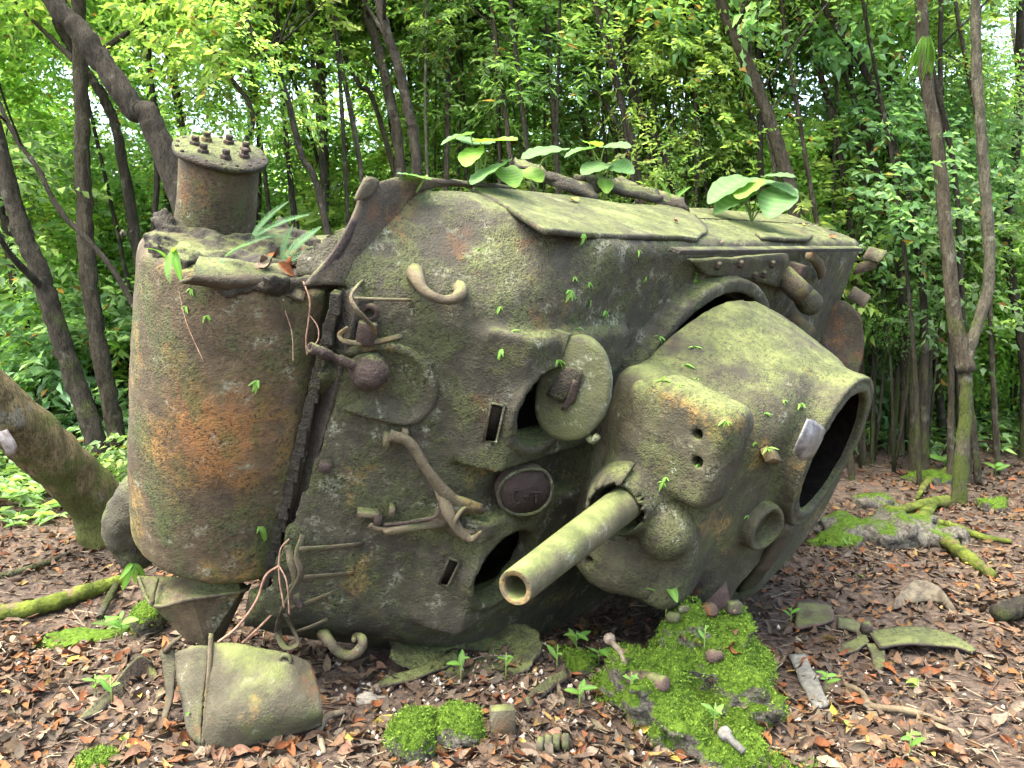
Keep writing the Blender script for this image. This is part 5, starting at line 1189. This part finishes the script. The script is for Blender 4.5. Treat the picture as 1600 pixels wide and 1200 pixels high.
broad_plant((840, 285), yt(840, 300) + .15, [(878, 232, 806, 240, -.2, 0), (820, 265, 850, 285, -.2, 2)], 'plant with a large pale leaf above the middle of the hull')
broad_plant((945, 300), yt(945, 305) + .1, [(925, 232, 875, 236, -.1, 1), (945, 228, 990, 224, -.2, 0), (920, 222, 940, 228, .2, 2), (945, 255, 905, 268, -.2, 0), (955, 258, 992, 262, -.2, 1), (945, 280, 948, 304, -.15, 2)], 'broad leaved plant growing beside the mossy splinters')
broad_plant((1175, 335), yt(1175, 345), [(1165, 280, 1098, 305, -.2, 1), (1160, 292, 1212, 270, .25, 0), (1195, 275, 1250, 270, -.2, 0), (1178, 282, 1152, 312, -.3, 2), (1170, 300, 1110, 322, -.2, 1), (1225, 295, 1198, 338, -.3, 0), (1205, 288, 1252, 298, -.2, 1)], 'plant with a bunch of broad pale leaves near the hull rear')

# -- ferns
def frond_vf(L, n=16, w=.28, curl=.35):
    V, F = [], []; t = np.linspace(.08, 1, n)
    for side in (-1, 1):
        for i, u in enumerate(t):
            l_ = w * math.sin(math.pi * min(1, u * .8 + .16)) ** .8; b = np.array([u, 0, -curl * u * u]); d = np.array([.45, side * 1.0, -.12]); d /= np.linalg.norm(d); wd = .30 / n
            k = len(V); V += [b - [wd, 0, 0], b + d * l_ * .5 + np.array([-wd * 1.1, 0, .01]), b + d * l_, b + d * l_ * .5 + np.array([wd * 1.1, 0, .01]), b + [wd, 0, 0]]
            F += [(k, k + 1, k + 3, k + 4), (k + 1, k + 2, k + 3)]
    k = len(V); 
    for u in np.linspace(0, 1, 6): V += [np.array([u, -.006, -curl * u * u]), np.array([u, .006, -curl * u * u])]
    F += [(k + 2 * i, k + 2 * i + 2, k + 2 * i + 3, k + 2 * i + 1) for i in range(5)]
    return np.array(V), F
FR = [mesh_np('frond', *frond_vf(1, 30, .20, .30), False, np.array((.085, .18, .075))), mesh_np('frond', *frond_vf(1, 22, .22, .5), False, np.array((.11, .24, .04)))]
def fern(p, fronds, label, k=0, name='fern'):
    r = thing(name, p, label=label, category='fern')
    for d, L_ in fronds:
        d = np.array(d, float); o = place_leaf(r, (0, 0, 0), d / np.linalg.norm(d) * L_, (0, -.5, 1), FR[k]); o.name = 'frond'
    return r
def tpos(px, py, y): return t2w(TP(px, py, 1, y))
fern(tpos(352, 402, -.9), [((.95, -.3, .75), .20), ((-.2, -.5, -.35), .10), ((.6, -.6, .5), .16)], 'bluish fern arching at the foot of the bolted drum')
fern(tpos(392, 372, -.92), [((.55, -.1, .85), .22), ((.95, -.1, .7), .26), ((.9, .1, .25), .18)], 'pale fern growing between drum and hull')
fern(tpos(440, 410, -.88), [((.6, .1, .9), .22), ((.95, .2, .5), .30), ((-.3, -.4, -.3), .10), ((.15, -.3, .95), .16)], 'feathery fern at the torn edge beside the hull')
fern(tpos(262, 405, -.9), [((-.1, -.5, .5), .10), ((.2, -.6, -.5), .09)], 'small fern on the left of the torn rim', 1)
fern(gpt(700, 1006, .03), [((-.8, -.3, .3), .13), ((.6, -.5, .35), .12), ((.1, -.6, .6), .10), ((.9, .1, .4), .13), ((-.3, -.7, .2), .10)], 'bright green fern growing on the torn plate', 1)
fern(t2w(TP(1050, 318, 1, -1.28)), [((-.2, -.3, .9), .17), ((.4, -.2, .8), .15), ((-.7, -.2, .5), .12)], 'light green fern on the hull top', 1)
fern(gpt(205, 985, .02), [((-.7, -.3, .5), .2), ((.5, -.3, .6), .18), ((0, -.5, .7), .2), ((-.9, 0, .2), .16)], 'bright green fern left of the cone below the cover', 1)
fern(gpt(640, 1000, .02), [((.3, -.6, .3), .07), ((-.4, -.6, .4), .07)], 'tiny fern under the hull edge', 1) if False else None
# -- seedlings with lance leaves
def seedling(p, leaves, label, src=LANCE, name='seedling'):
    r = thing(name, p, label=label, category='seedling'); h0 = max(.02, max(l[2] for l, _ in leaves) * .35)
    obj('stem', tube([(0, 0, -.02), (.004, 0, h0)], [.004, .003], 6), M_STEM, r)
    for i, (d, L_) in enumerate(leaves):
        d = np.array(d, float); d /= np.linalg.norm(d); place_leaf(r, (0, 0, h0 * (.5 + .5 * i / len(leaves))), np.array((0, 0, h0 * .8)) + d * L_, (0, -.6, 1), src[i % len(src)])
    return r
def rnd_leaves(n, L0, L1, up=.45): return [((math.cos(a), math.sin(a) * .8, rp.uniform(up * .3, up * 1.6)), rp.uniform(L0, L1)) for a in rp.uniform(0, 6.28) + np.arange(n) * 2.4]
seedling(bp(1040, 975), [((-.75, .1, .75), .17), ((-.95, -.2, .25), .15), ((.5, -.2, .8), .15), ((.2, -.9, -.15), .13), ((.9, .1, .1), .08)], 'large glossy seedling growing on the boulder under the turret')
for (px, py), n, L_, lab, on in (((900, 1030), 5, .10, 'seedling left of the boulder, taller of two', 0), ((935, 1045), 4, .10, 'seedling close against the boulder left side', 0), ((870, 1050), 3, .06, 'small seedling left of the boulder', 0),
        ((1115, 1150), 4, .08, 'seedling at the foot of the boulder', 1), ((985, 1085), 3, .05, 'tiny seedling on the boulder beside the canister', 1), ((1100, 1020), 3, .05, 'seedling over the rusty stub on the boulder', 1),
        ((1290, 1085), 5, .07, 'seedling beside the grey weathered board', 0), ((720, 1070), 3, .07, 'seedling in the leaves before the torn plate', 0), ((790, 1065), 4, .05, 'seedling in the leaves right of the torn plate', 0),
        ((150, 1095), 4, .08, 'seedling on the dark curved plate', 0), ((175, 1105), 3, .06, 'seedling at the edge of the curved plate', 0), ((190, 1000), 4, .12, 'seedling left of the cone below the cover', 0), ((1235, 980), 4, .05, 'seedling behind the reddish scrap plate', 0),
        ((1420, 1190), 4, .06, 'seedling at the bottom edge, right side', 0), ((905, 1110), 3, .09, 'seedling with two long leaves before the boulder', 0), ((300, 1150), 4, .06, 'seedling growing against the bent mudguard', 0), ((1325, 868), 3, .06, 'seedling on bare soil below the turret hatch', 0),
        ((1475, 735), 5, .22, 'broad green seedling left of the forked tree', 0), ((1555, 745), 4, .2, 'broad green seedling right of the forked tree', 0)):
    seedling(bp(px, py) if on else gpt(px, py), rnd_leaves(n, L_ * .55, L_ * 1.0, .3), lab)
# -- strap ferns rooted in the crust of the wreck, hanging down
SPR = [((752, 388), 4, .034), ((695, 372), 3, .03), ((898, 432), 2, .03), ((920, 440), 3, .04), ((892, 452), 3, .045), ((900, 462), 2, .03), ((922, 468), 3, .04), ((946, 485), 4, .045), ((782, 478), 3, .045), ((798, 518), 4, .055), ((784, 545), 3, .05), ((885, 515), 4, .05), ((903, 512), 3, .045),
       ((872, 562), 3, .04), ((1085, 425), 2, .05), ((1092, 440), 4, .06), ((1030, 525), 3, .045), ((1000, 545), 3, .035), ((1085, 542), 5, .05), ((1070, 570), 5, .06), ((1035, 595), 6, .06), ((1062, 602), 3, .05), ((1135, 655), 4, .05), ((1090, 590), 3, .04), ((1180, 690), 4, .03), ((1250, 630), 5, .05), ((1195, 645), 4, .04),
       ((1200, 700), 5, .05), ((1037, 752), 4, .05), ((1168, 805), 3, .045), ((1092, 725), 3, .04), ((298, 450), 3, .03), ((290, 478), 2, .03), ((322, 492), 3, .03), ((402, 594), 1, .05), ((405, 822), 3, .06), ((208, 880), 4, .08), ((1262, 352), 2, .05), ((880, 310), 2, .03), ((998, 390), 2, .05), ((912, 365), 4, .05), ((1010, 432), 2, .03), ((845, 672), 2, .03), ((1040, 745), 3, .04), ((1225, 625), 3, .04)]
LAB = {}
def where(px, py):
    if px < 480: return 'transmission cover'
    if py < 395 and px < 1300: return 'upturned hull side'
    if px > 975 and py > 505 or px > 1060 and py > 480: return 'turret' if px > 1140 or py < 600 else 'gun mantlet'
    return 'bow plate'
for i, ((px, py), n, L_) in enumerate(SPR):
    L_ *= rp.uniform(.55, .95); n += int(rp.integers(0, 3))
    p, nn = hit(bv_tank, px, py)
    if p is None: continue
    if nn @ (EYE - p) < 0: nn = -nn
    r = thing('strap_fern', p - nn * .004, category='fern', group='tiny ferns rooted on the wreck', label='tiny bright green strap fern rooted on the ' + where(px, py))
    for k in range(n + 1):
        side = unit(np.cross(nn, [0, 0, 1])); a = rp.uniform(-1.1, 1.1)
        tip = nn * L_ * rp.uniform(.35, .8) + side * math.sin(a) * L_ * .8 + np.array([0, 0, rp.uniform(-.8, .15)]) * L_
        place_leaf(r, (0, 0, 0), tip * 1.15, nn + np.array([0, 0, 1.2]), STRAP[k % 2], 1.5)
b = thing('strap_fern', tpos(272, 392, -.9), category='fern', group='tiny ferns rooted on the wreck', label='pair of long light green straps hanging over the torn rim')
for d in ((.05, -.1, .06), (-.035, -.05, -.07), (.03, -.06, -.08)): place_leaf(b, (0, 0, 0), d, (0, -.7, .7), STRAP[0], 1.6)
# hanging straps on the trunks at upper right and left
for (px, py), Yd, n, L_, lab in (((1446, 60), 8.22, 34, .36, 'tuft of long grassy straps hanging from the forked tree'),):
    r = thing('hanging_fern', W(px, py, Yd - .12), label=lab, category='fern')
    for k in range(n): a = rp.uniform(-1, 1); place_leaf(r, (a * .05, 0, 0), (a * .25 * L_ * 2, -.05 * rp.random(), -L_ * rp.uniform(.5, 1.1)), (0, -1, .3), STRAP[k % 2], .14)
# fallen leaves caught on things
def single_leaf(p, n, s, ki, lab, rz):
    o = link('fallen_leaf', leaf_me[ki, int(rz * 7) % 4], M_DEAD, None, label=lab, category='leaf'); q = Vector(n).to_track_quat('Z', 'Y'); o.rotation_mode = 'QUATERNION'
    from mathutils import Quaternion
    o.rotation_quaternion = q @ Quaternion((0, 0, 1), rz); o.scale = (s, s, s); o.location = np.array(p) + np.array(n) * .008
for (px, py), s, ki, lab, rz, bv in (((995, 1135), .13, 3, 'large yellow leaf lying on the mossy boulder', .3, bv_boulder), ((955, 1112), .08, 1, 'curled orange leaf on the left of the boulder', 1.6, bv_boulder), ((1010, 1168), .10, 1, 'narrow rusty leaf below the yellow one on the boulder', 1.5, bv_boulder), ((895, 315), .09, 3, 'yellow green leaf lying on the hull side', .2, bv_tank), ((1055, 348), .07, 0, 'brown leaf lying on the hull plate', .9, bv_tank), ((1300, 372), .08, 1, 'orange leaf at the rear corner of the hull side', .1, bv_tank), ((1255, 355), .06, 3, 'small yellow leaf near the rear of the hull side', 1.1, bv_tank), ((1125, 378), .05, 2, 'pale leaf on the hull edge', .6, bv_tank)):
    p, nn = hit(bv, px, py)
    if p is None: continue
    if nn @ (EYE - p) < 0: nn = -nn
    single_leaf(p, nn, s, ki, lab, rz)
for i in range(13):
    px, py = rp.uniform(935, 1215), rp.uniform(960, 1185); p, nn = hit(bv_boulder, px, py)
    if p is None: continue
    o = link('fallen_leaf', leaf_me[int(rp.choice([0, 0, 1, 2])), i % 4], M_DEAD, None, label='small dead leaf caught in the moss of the large boulder', category='leaf', group='dead leaves on the boulder')
    o.location = p + nn * .008; s_ = rp.uniform(.035, .075); o.scale = (s_, s_, s_); o.rotation_euler = (rp.normal() * .4, rp.normal() * .4, rp.uniform(0, 6.28))
x0 = tpos(440, 415, -.86)
for i in range(16):
    q = tpos(rp.uniform(395, 480), rp.uniform(395, 432), -.87); o = link('fallen_leaf', leaf_me[int(rp.choice([0, 1, 2])), i % 4], M_DEAD, None, label='dead leaf caught on the rim between drum and hull', category='leaf', group='dead leaves caught on the wreck'); o.location = q + np.array([0, 0, .02]); o.scale = (.09, .09, .09); o.rotation_euler = (rp.normal() * .6, rp.normal() * .6, rp.uniform(0, 6))
# -- hanging roots and bent wires
M_ROOT = plain('root_fibre', (.16, .085, .055), (.30, .20, .13), 30)
def hang(pts, r, lab, dy=0.0): obj('hanging_root', tube([W(px, py, Y) for px, py, Y in pts], r, 6, 30, .1), M_ROOT, label=lab, category='root')
yh = tpos(478, 440, -.86)[1] - .03
hang([(474, 440, yh), (484, 470, yh - .02), (482, 500, yh), (478, 530, yh), (480, 555, yh)], .0035, 'thin root hanging from the rim in front of the bolted flange')
hang([(440, 445, yh), (444, 480, yh - .01), (456, 520, yh), (458, 565, yh)], .0025, 'hair thin root hanging over the transmission cover')
hang([(482, 490, yh), (496, 510, yh), (497, 530, yh), (486, 545, yh)], .003, 'thin looping root beside the machine gun')
hang([(432, 440, yh), (440, 462, yh - .02), (443, 470, yh - .02)], .006, 'short thick root end under the torn edge')
hang([(275, 425, yh - .05), (290, 500, yh - .08), (318, 565, yh - .1)], .002, 'fine root trailing down the transmission cover')
yb_ = t2w(gp(440, 900, .1))[1] - .02
hang([(436, 884, yb_), (415, 900, yb_), (400, 940, yb_), (370, 980, yb_), (340, 1004, yb_ - .05)], .006, 'pale bent root reaching from the lamp guard to the mudguard')
hang([(452, 842, yb_), (438, 860, yb_), (436, 900, yb_), (444, 950, yb_)], .004, 'thin root looping beside the twisted lamp guard')
hang([(436, 884, yb_), (448, 910, yb_ - .02), (452, 960, yb_)], .0035, 'thin straight root hanging among the guard straps')
hang([(425, 960, yb_ + .2), (400, 985, yb_ + .15), (378, 1005, yb_ + .1)], .006, 'dark root in the shade behind the mudguard')
